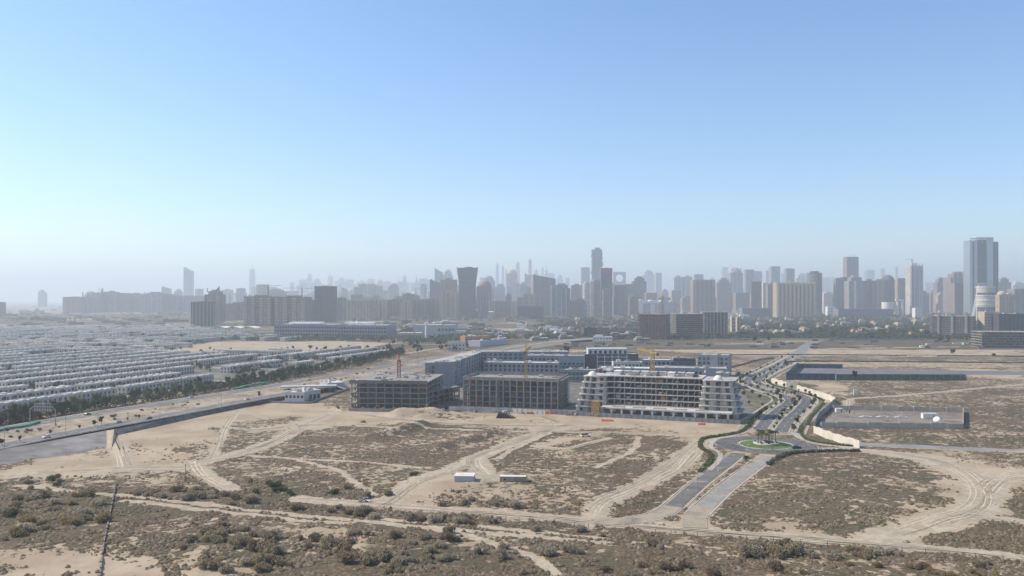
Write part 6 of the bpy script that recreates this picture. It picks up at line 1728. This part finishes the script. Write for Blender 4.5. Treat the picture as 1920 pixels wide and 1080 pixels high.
    T("brown ridge block right of the white striped one", 1621, 1643, 523, 4000, 'brown', 'notch', 0, .8, 1); T("tan slim block in the right cluster", 1643, 1658, 523, 4200, 'tan'); T("dark rounded block in the right cluster", 1657, 1681, 515, 4300, 'dark', 'dome', 0, .8, 1)
    T("tan banded block in the right cluster", 1683, 1697, 521, 4000, 'tan', 'flat', 0, .8, 3); T("grey brown block at the right cluster's end", 1696, 1708, 523, 4200, 'brown')
    e, X, Y, H = T("white gridded tower shell under construction", 1707, 1731, 493, 3700, 'pale', 'notch', 0, .8, 2, piers=5)
    T("very faint thin tower behind the dark rounded block", 1679, 1684, 497, 11000, 'pale', 'taper')
    T("hazy mid block with a pale centre right of the gridded shell", 1757, 1776, 520, 4600, 'mauve', 'step'); T("broad mauve block with a raised square core", 1783, 1818, 509, 4300, 'mauve', 'step', 0, .8, 0, piers=4); T("brown lower block before the broad mauve one", 1790, 1819, 530, 3900, 'brown', 'flat', 0, .6, 0)
    # the big twin slab tower on the right
    d = 3750; e = empty("tower", ((1847-960)/F*d, d+30, 0), 0, "tallest tower on the right with pale vertical slabs and framed top", "tower"); S = d/F; Z = lambda y: CAMH+(HZ-y)/F*d
    pm = flat("slab_tower_pale", (0.36,0.41,0.45), .3, .05, .05, metal=.45); dk = flat("slab_tower_dark", (0.03,0.028,0.028), .7, .2, .05); pp = flat("slab_podium", (.36,.38,.40), .6, .08, .05)
    X_ = lambda px: (px-1847)*S
    for nm, a, b, yt, mt, y0, y1 in (("slab", 1820, 1825, 450, pm, -24, 30), ("wall", 1825, 1828, 453, dk, -20, 30), ("slab", 1828, 1833.5, 450, pm, -26, 26), ("wall", 1833.5, 1851, 449, dk, -20, 26), ("slab", 1851, 1862, 447, pm, -30, 20), ("wall", 1862, 1874, 453, dk, -22, 30)):
        m = MB(); m.box(X_(a), X_(b)-.05, y0, y1, -1, Z(yt)); m.build(nm, mt, e)
    m = MB(); m.box(X_(1831), X_(1862.5), -31, -28, Z(447), Z(445)); m.box(X_(1831), X_(1862.5), 20, 23, Z(447), Z(445))
    for px in (1832, 1842, 1851, 1857, 1862): m.box(X_(px)-1, X_(px)+1, -31, -28, Z(456), Z(447)); 
    m.build("crown", STEEL, e)
    m = MB(); m.box(X_(1834), X_(1850), -21, -20.05, Z(503), Z(499)); m.build("plant_floor", GREYD, e)
    m = MB(); m.prism([(X_(1820),-60),(X_(1862),-60),(X_(1856),-25),(X_(1822),-25)], -1, Z(530), 0, [(X_(1832),-45),(X_(1850),-45),(X_(1850),-30),(X_(1834),-30)]); m.build("podium", pp, e)
    # drum shaped white building
    d = 2900; e = empty("round_building", ((1857.5-960)/F*d, d+32, 0), 0, "white round building with arcaded drum below the tall right tower", "building"); r0 = 16.5/F*d; H = CAMH+(HZ-537)/F*d
    m = MB(); m.disc(0,0,r0*.95,-1,H-2,32); m.build("wall", flat("cream", (.50,.48,.40), .8, .08, .1), e)
    m = MB()
    for zz, hh in ((H-4,4),(H*.72,3),(H*.58,3),(H*.45,2)): m.disc(0,0,r0,zz,zz+hh,32)
    m.build("cornice", WHITE, e)
    for i in range(18):
        a = -math.pi*(i+.5)/18; x, y = r0*math.cos(a), r0*math.sin(a)
        w2 = MB().box(-1.9,1.9,-.4,.4,0,H*.38).mesh("window", GREYD); link("window", w2, e, (x*.97,y*.97,2), a+math.pi/2)
        w3 = MB().box(-2.3,2.3,-.4,.4,0,7).mesh("window", GREYD); link("window", w3, e, (x*.97,y*.97,H*.76), a+math.pi/2)
    T("ornate tan block right of the round white building", 1874, 1890, 545, 3000, 'tan', 'dome', 0, .8, 1, "building"); T("orange tan ornate block near the right edge", 1888, 1906, 549, 3050, 'tan', 'notch', 0, .8, 2, "building"); T("hazy block behind the tan ornate ones", 1872, 1896, 520, 4600, 'grey', 'step', 0, .6, 0)
    T("blue grey block cut by the right edge", 1902, 1930, 541, 3200, 'grey', 'flat', 0, .8, 0, "building"); T("hazy slab at the right edge of the skyline", 1900, 1925, 528, 6000, 'pale', 'step')
    # --- background rows
    rr = random.Random(77)
    prof = [(415,640,541,7000),(640,830,535,5600),(830,1000,530,5200),(1000,1190,533,5200),(1190,1460,540,6500),(1460,1720,538,6500),(1720,1900,543,6500)]
    for a, b, yy, d in prof:
        x = a
        while x < b:
            wd = rr.uniform(8, 20); y = yy+rr.uniform(-5, 12); dd = d*rr.uniform(.85, 1.25)
            pc = rr.choice(('grey','mauve','brown','tan','grey','pale')); sc_ = rr.choice(('flat','step','notch','flat','dome','slant'))
            tower(near(x+wd/2, "hazy %s %s block behind and" % (pc, {'flat':'flat topped','step':'stepped','notch':'twin winged','dome':'round topped','slant':'slant roofed'}[sc_])), x, x+wd, y, dd, pc, sc_, 0, .8, rr.randrange(5), "apartment_block", "hazy blocks filling the middle skyline")
            x += wd*(rr.uniform(.75, 1.35) if x < 1190 else rr.uniform(1.0, 2.4))
    x = 640
    while x < 1190:
        wd = rr.uniform(10, 22); y = 556+rr.uniform(-8, 8)
        pc = rr.choice(('brown','mauve','tan','grey')); tower(near(x+wd/2, "low %s block at street level" % pc), x, x+wd, y, rr.uniform(3400, 4200), pc, rr.choice(('flat','notch','step')), 0, .8, rr.randrange(5), "apartment_block", "low blocks at the central towers' feet"); x += wd*.9
    x = 1190
    while x < 1900:
        wd = rr.uniform(12, 26); y = 549+rr.uniform(-8, 8)
        if not (1450 < x < 1532): 
            pc = rr.choice(('brown','mauve','tan','grey','pale')); tower(near(x+wd/2, "low %s block at street level" % pc), x, x+wd, y, rr.uniform(4300, 5200), pc, rr.choice(('flat','notch','step')), 0, .8, rr.randrange(5), "apartment_block", "low blocks at the right towers' feet")
        x += wd*1.1
    # faint far skyline
    sp = [(560,573,524,'flat'),(575,584,512,'step'),(586,600,522,'step'),(614,620,505,'spire'),(619,624,518,'flat'),(632,647,520,'step'),(650,662,524,'flat'),(668,684,526,'step'),(690,702,523,'flat'),(706,718,524,'step'),(720,732,527,'flat'),(746,752,518,'spire'),(754,762,516,'step'),(778,784,514,'spire'),(786,800,522,'flat'),(800,812,524,'flat'),
          (929,936,491,'taper'),(940,946,496,'taper'),(947,952,503,'taper'),(966,976,488,'taper'),(990,998,482,'taper'),(1000,1010,505,'step'),(1015,1020,497,'taper'),(1021,1028,492,'spire'),(1028,1040,512,'flat'),(1044,1056,515,'step'),(1060,1068,521,'flat'),(860,872,512,'flat'),(900,912,520,'flat'),
          (1228,1236,508,'spire'),(1330,1342,520,'step'),(1355,1365,501,'flat'),(1395,1403,506,'flat'),(1626,1640,506,'flat'),(1652,1660,503,'flat'),(1735,1748,530,'flat'),(1540,1556,520,'flat'),(1556,1566,517,'step'),(1466,1473,512,'flat')]
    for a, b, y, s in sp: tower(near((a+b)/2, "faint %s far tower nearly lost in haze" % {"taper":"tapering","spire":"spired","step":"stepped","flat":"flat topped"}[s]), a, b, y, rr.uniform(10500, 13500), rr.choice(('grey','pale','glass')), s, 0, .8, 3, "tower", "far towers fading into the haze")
    for i in range(44):
        a = 545+i*9.0+rr.uniform(-2,2)
        if a > 860: break
        tower(near(a+4, "faint low far block on the horizon"), a, a+rr.uniform(6,12), 530+rr.uniform(-3,5), rr.uniform(10000, 13000), 'grey', 'flat', 0, .8, 3, "apartment_block", "low far blocks on the hazy horizon")
    # cranes over the city
    def cc(px, yt, d, jib, az, mt, lab, base=0):
        h = CAMH+(HZ-yt)/F*d-base; p = Vector(((px-960)/F*d, d-6, 0)); crane(p, h, lab, mt, jib, az, 3.0, base=base)
    cc(504, 536, 2500, 40, 20, GREYD, "grey crane above the left unfinished block"); cc(567, 541, 2450, 62, 178, GREYD, "grey crane with a long level jib over the right unfinished block"); cc(592, 541, 2600, 28, 150, GREYD, "small crane by the dark capped tower")
    cc(432, 552, 3600, 40, 10, GREYD, "small distant crane right of the crescent tower"); cc(779, 543, 3300, 50, 5, YEL, "yellow crane in the central construction cluster"); cc(797, 541, 3250, 46, 170, YEL, "second yellow crane in the central construction cluster")
    cc(1241, 556, 1640, 30, 95, YEL, "brown yellow crane above the small unfinished block"); cc(1709, 487, 3690, 30, 160, GREYD, "crane on the white gridded tower shell"); cc(1601, 479, 4990, 40, 165, GREYD, "crane on the bare concrete tower")
    cc(1594, 483, 4992, 36, 150, GREYD, "second crane on the bare concrete tower")
    # --- nearer mid distance
    frame_building("small brown unfinished block under the crane", G(1196,636), G(1248,637), 45, 12, 4.1, 8, 6, seed=31, thick=.8, cw=.5, back=1.0, slab=flat("brown_slab",(.24,.17,.13),.9,.2,.3), col=CONC, infill=BRICKR, fill=.8, clutter=6)
    frame_building("wide dark unfinished block with a framed right half", G(1268,631), G(1318,631), 60, 11, 4.3, 7, 6, seed=32, thick=1.0, cw=.5, back=1.2, slab=CONC, col=CONC_D, infill=CONC_D, fill=.9, clutter=6)
    frame_building("right half of the wide unfinished block with pale columns", G(1319,631.5), G(1365,632), 60, 11, 4.7, 7, 6, seed=33, thick=1.0, cw=.7, slab=CONC, col=CONC_L, infill=CONC_D, fill=.7, clutter=8)
    frame_building("grey unfinished apartment block among the trees on the right", G(1743,630), G(1824,632), 50, 10, 4.3, 16, 5, seed=34, thick=1.1, cw=.6, back=1.0, slab=CONC, col=CONC, infill=flat("mauve_block",(0.15,0.12,0.125),.9,.2,.2), fill=.9, clutter=14)
    ap = [o for o in C.objects if o.get("label") == "grey unfinished apartment block among the trees on the right"][0]
    for x_, h_ in ((14,50),(40,47),(66,51)): MB().box(x_,x_+5,-2.4,10,0,h_).build("stair_core", CONC, ap)
    e, w_, h_ = frame_building("dark unfinished block with window openings by the right edge", G(1841,652), G(1935,653), 45, 6, 4.3, 16, 5, seed=35, thick=.8, cw=.5, back=.8, slab=CONC, col=CONC_D, infill=GREYD, fill=.8, clutter=16)
    block("building", "plain dark grey block rising behind the right edge building site", G(1873,633), G(1945,633), 40, 48, GREYD, ROOFM, 9, 9, 4.2, 2.4, 3, kit=9, frame=CONC_D)
    e, w_ = block("building", "slim white villa tower left of the plain dark block", G(1846,632), G(1873,632), 24, 52, BEIGE, ROOFM, 8, 5, 2.4, 2.6, 3, kit=4, frame=WHITE)
    tower("dark grey cube like substation alone on the sand", 1091, 1118, 613, 0, 'dark', 'flat', 12, .8, 3, "substation", base=633)
    WL = flat("school_wall", (0.26,0.26,0.29), .8, .1, .1)
    e, w_ = block("school_building", "long grey school with white flat roof bands, left half", G(514,631), G(632,632), 60, 25, WL, ROOFW, 3, 24, 3.6, 4, 3, kit=10, frame=CONC_L, parapet=1.2)
    e, w_ = block("school_building", "long grey school with dark splayed east end", G(634,633), G(724,634), 60, 25, WL, ROOFW, 3, 18, 3.6, 4, 3, kit=8, frame=CONC_L, parapet=1.2)
    for i, (a, b) in enumerate(((540,600),(645,700))):
        m = MB(); p, q = G(a,631), G(b,631); m.box(0, (q-p).length, 5, 40, 26.3, 30); tag(m.build("canopy_roof", CANV, None, p), ("white flat canopy over the school's left half","white flat canopy over the school's right half")[i], "canopy")
    for i, a in enumerate((398,424,452)):
        m = MB(); p = G(a,624); n = 10
        for j in range(n):
            x0, x1 = j*2.9, (j+1)*2.9; z = lambda x: 11+3.2*math.sin(math.pi*x/29)
            m.add([(x0,0,z(x0)),(x1,0,z(x1)),(x1,45,z(x1)),(x0,45,z(x0)),(x0,0,z(x0)-.6),(x1,0,z(x1)-.6),(x1,45,z(x1)-.6),(x0,45,z(x0)-.6)], [(0,1,2,3),(7,6,5,4),(4,5,1,0),(2,6,7,3),(0,3,7,4),(1,5,6,2)])
        e = empty("arched_canopy", p, 0, ("leftmost white arched canopy behind the sand lot","middle white arched canopy behind the sand lot","rightmost white arched canopy behind the sand lot")[i], "canopy"); m.build("roof", CANV, e); e.scale = (1.15,1,1)
        for x in (1, 28):
            for y in (1, 44): q = MB(); q.box(x-.3,x+.3,y-.3,y+.3,0,11); q.build("column", STEEL, e)
    block("mosque", "tan colonnaded mosque hall beside the white minaret", G(744,640), G(790,640), 40, 15, BEIGE, ROOFW, 1, 12, 2.2, 10, 2, kit=4, frame=WHITE)
    e = empty("minaret", G(799,637), 0, "slender white minaret rising beside the mosque hall", "minaret")
    MB().disc(0,0,2.6,0,30,10,0,1.9).build("shaft", WHITE, e); MB().disc(0,0,3.6,30,31.5,12).build("gallery", WHITE, e); MB().disc(0,0,1.8,31.5,36,10,0,.3).build("spire", WHITE, e)
    e, w_ = block("building", "pale flat roofed hall with a green glazed end", G(775,634), G(853,634), 45, 26, flat("pale_hall",(0.42,0.44,0.43),.8,.08,.1), ROOFW, 2, 12, 4.5, 5, 3, TEAL, kit=4, skip=lambda r_, c: c < 7)
    block("building", "small pale block at the boulevard's bend", G(840,658), G(872,658), 20, 13, CONC_L, ROOFM, 2, 5, 2, 2.2, 2, kit=3); 
    block("building", "rust brown roofed row behind the small pale block", G(872,648), G(920,647), 30, 15, BRICKR, ROOFM, 2, 10, 2.4, 2.6, 2, kit=6)
    block("building", "blue grey low shed at the foot of the brown row", G(900,650), G(950,645), 24, 9, PANEL, ROOFM, 0, 0, kit=3)
    block("warehouse", "long blue glazed low building behind the trees, left part", G(1392,594), G(1445,594), 60, 38, flat("far_blue_wall",(0.20,0.22,0.27),.5,.1,.1), ROOFM, 3, 14, 6, 8, 6, kit=4)
    block("warehouse", "long blue glazed low building behind the trees, right part", G(1447,594), G(1531,595), 60, 40, flat("far_blue_wall",(0.20,0.22,0.27),.5,.1,.1), ROOFM, 3, 20, 6, 8, 6, kit=6)
    block("warehouse", "long low mauve grey building right of the cream villa", G(1572,594), G(1675,594), 60, 34, flat("far_mauve_wall",(0.19,0.19,0.22),.7,.1,.1), ROOFM, 3, 26, 5, 6, 5, kit=6)
    block("gatehouse", "tall cream gateway villa left part near the unfinished block", G(1372,622), G(1381,622), 16, 36, BEIGE, ROOFM, 4, 2, 3, 4, 3, kit=2, frame=WHITE)
    block("gatehouse", "tall cream stair tower right of the gateway villa", G(1382,627), G(1389,627), 12, 38, BEIGE, ROOFM, 5, 1, 3, 3, 3, kit=1, frame=WHITE)
    block("villa", "cream villa with two pale cubes among the trees", G(1552,592), G(1567,592), 30, 42, WHITE, ROOFW, 3, 3, 5, 5, 4, kit=2); block("villa", "white tower house with a thin turret in the trees", G(1716,598), G(1730,598), 25, 42, WHITE, ROOFW, 4, 3, 3, 4, 4, kit=1)
    d = 3700; e = empty("auditorium", ((1677-960)/F*d, d, 0), 0, "white drum hall with a tall open portal", "hall"); MB().disc(-20,25,26,-1,64,28).build("wall", WHITE, e)
    m = MB(); m.box(14,20,0,10,-1,70); m.box(38,44,0,10,-1,70); m.box(8,44,0,10,70,78); m.build("portal", WHITE, e)
    # scattered low houses
    def houses(n, x0, x1, y0, y1, cols, lab, grp, seed, wr=(12,30), hr=(5,11), nm="villa"):
        q = random.Random(seed)
        for i in range(n):
            py = q.uniform(y0, y1); px = q.uniform(x0, x1); p = G(px, py)
            wd, dp, h = q.uniform(*wr), q.uniform(10, 20), q.uniform(*hr); mt = q.choice(cols)
            mn = {"white_paint":"white","beige_render":"beige","concrete":"grey","raw_concrete":"dark grey","terracotta_block":"rust brown","villa_tan":"tan"}.get(mt.name, "pale")
            e = empty(nm, p, R(q.uniform(-25, 25)), near(px, lab.replace("COL", mn)), "house" if nm == "villa" else "building", grp)
            m = MB(); m.box(0,wd,0,dp,-.3,h); m.box(wd*.1,wd*.5,dp*.2,dp*.8,h,h+3); m.build("wall", mt, e)
            r2 = MB(); r2.box(-.5,wd+.5,-.5,dp+.5,h-.01 if False else h+.02,h+.5); r2.box(wd*.1-.4,wd*.5+.4,dp*.2-.4,dp*.8+.4,h+3,h+3.5); r2.build("roof", q.choice((ROOFM, BRICKR, ROOFW)), e)
            k = int(wd/5); wm = window_mesh(2.2, 2.4, GLASS, mt)
            for j in range(k): link("window", wm, e, (wd*(j+.5)/k, -.05, h*.45))
    tan = flat("villa_tan", (0.46,0.38,0.27), .85, .1, .1)
    houses(50, 1395, 1740, 598, 634, (tan, BEIGE, tan), "COL villa among the dense trees", "villas among the trees", 51)
    houses(60, 1130, 1450, 575, 600, (BEIGE, CONC, WHITE, tan), "low COL building before the stadium", "low buildings before the stadium", 52, (16,50), (6,16), "low_building")
    houses(60, 1540, 1840, 572, 592, (BEIGE, WHITE, CONC), "low COL building on the far plain", "low buildings before the right towers", 53, (20,60), (6,18), "low_building")
    houses(70, 640, 1130, 583, 632, (CONC, BEIGE, WHITE, CONC_D), "low COL building before the city", "low buildings before the central towers", 54, (16,50), (5,14), "low_building")
    houses(46, 860, 1200, 596, 640, (CONC, BEIGE, WHITE, CONC_D, BRICKR), "small COL building behind the park", "small buildings behind the office park", 56, (14,40), (4,9), "low_building")
    houses(60, 0, 420, 578, 611, (CONC, BEIGE, CONC_D), "low COL building beyond the estate", "low buildings beyond the estate", 55, (20,60), (5,12), "low_building")
    # sites and heaps on the sandy strip
    q = random.Random(61)
    for i in range(70):
        px = q.uniform(1000, 1900); py = q.uniform(636, 653); p = G(px, py); m = MB()
        for j in range(3): m.box(j*q.uniform(2,5), j*4+q.uniform(3,7), 0, 2.5, 0, q.uniform(1.5,3.2))
        tag(m.build("material_heap", q.choice((CONC,BRICKR,WHITE,CONC_D,CONC_D)), None, p, q.uniform(-.4,.4)), near(px, "low store and heaps on far sand"), "site store", "stores on the far sandy strip")
    m = MB(); a, b = G(1372,637), G(1560,637); m.box(0,(b-a).length,0,.5,0,3.4); tag(m.build("compound_wall", BEIGE, None, a), "long pale compound wall below the trees, left stretch", "wall")
    m = MB(); a, b = G(1562,637.5), G(1735,638); m.box(0,(b-a).length,0,.5,0,3.4); tag(m.build("compound_wall", CONC, None, a), "long grey compound wall below the trees, right stretch", "wall")
    # trees
    def grove(n, x0, x1, y0, y1, lab, grp, seed, s=(0.8,1.4), noise_=None):
        q = random.Random(seed); k = 0
        while k < n:
            px, py = q.uniform(x0,x1), q.uniform(y0,y1); p = G(px,py)
            if noise_ and fnoise(p.x,p.y,noise_) < .45: continue
            tree(p.x,p.y,0,q.uniform(*s),lab,grp,low=True); k += 1
    grove(60, 1390, 1745, 616, 636, "leafy tree in the villa district right of centre", "trees of the villa district", 71, (1.2,2.3))
    grove(16, 1745, 1835, 634, 643, "tree in the dark row before the grey apartment block", "tree row before the apartment block", 72, (.8,1.3))
    grove(12, 400, 740, 634, 640, "tree in the strip between school and sand lot", "trees along the school", 73, (.9,1.4))
    grove(16, 560, 745, 655, 662, "tree of the dark strip at the sand lot's near edge", "trees edging the sand lot", 74, (.8,1.3))
    grove(26, 700, 880, 643, 662, "dark tree in the grove beyond the red crane", "grove beyond the red crane", 75, (.9,1.5))
    grove(8, 330, 600, 655, 664, "small tree along the sand lot's lower left edge", "small trees along the sand lot", 78, (.5,.9))
    for px, py, s, l in ((1062,667,1.6,"big round tree behind the park's north roof"),(1052,668,1.2,"smaller tree beside the big round one"),(1104,661,1.3,"lone round tree left of the dark office"),(1132,650,1.1,"lone dark tree on the sandy rise"),(1415,642,1.6,"tall dark tree before the compound wall"),(1441,641,1.7,"second tall dark tree before the compound wall"),(1787,666,1.3,"upright tree alone on the far sand"),(1864,670,.9,"low wide tree on the far sand near the edge")):
        p = G(px,py); tree(p.x,p.y,0,s,l,None,low=True,kind=0)
    # woodland masses seen only as a blur
    ms = MB(); q = random.Random(81); rs = np.random.RandomState(4); k = 0
    while k < 7600:
        px = q.uniform(-40,1960) if k % 3 else q.uniform(1000,1760); py = 566+q.random()**.6*76; p = G(px,py)
        if px < 745 and py > 606 and not (735 > px > 330 and (633 < py < 639 or 655+max(0,(560-px))*.02 < py < 661)): continue
        if py > 636 and px > 880: continue
        dn = fnoise(p.x,p.y,330.)
        rich = (1380 < px < 1840 and py > 588) or (700 < px < 900 and py > 640) or py > 632 or (1000 < px < 1190 and 597 < py < 622) or (860 < px < 1000 and 588 < py < 600)
        if dn < (.26 if rich else .48): continue
        s = q.uniform(3.5,8)*(1.25 if rich else 1)*(1+max(0,p.y-2500)/5000); leaf_cloud(ms, [(p.x,p.y,s*.5,s*.62),(p.x+s*.6,p.y,s*.4,s*.45)], 12, s*.26, rs.randint(99999), .8); k += 1
    tag(ms.build("distant_woodland", F_DARK), "blurred dark greenery spread over the plain before the city", "woodland", None, "stuff")
city()

# ------------------------------------------------------------------ the dusty air
def haze():
    m = bpy.data.materials.new("dusty_air"); m.use_nodes = True; t = m.node_tree
    for n in list(t.nodes):
        if n.type == 'BSDF_PRINCIPLED': t.nodes.remove(n)
    out = [n for n in t.nodes if n.type == 'OUTPUT_MATERIAL'][0]
    v = t.nodes.new("ShaderNodeVolumePrincipled")
    v.inputs["Color"].default_value = (0.84, 0.90, 0.94, 1)
    v.inputs["Density"].default_value = 0.00014
    v.inputs["Anisotropy"].default_value = 0.25
    t.links.new(v.outputs[0], out.inputs["Volume"])
    b = MB(); b.box(-25400, 25400, -3400, 25400, -2.0, 640)
    tag(b.build("haze", m), "pale dusty haze filling the air over the plain", "haze", None, "stuff")
haze()
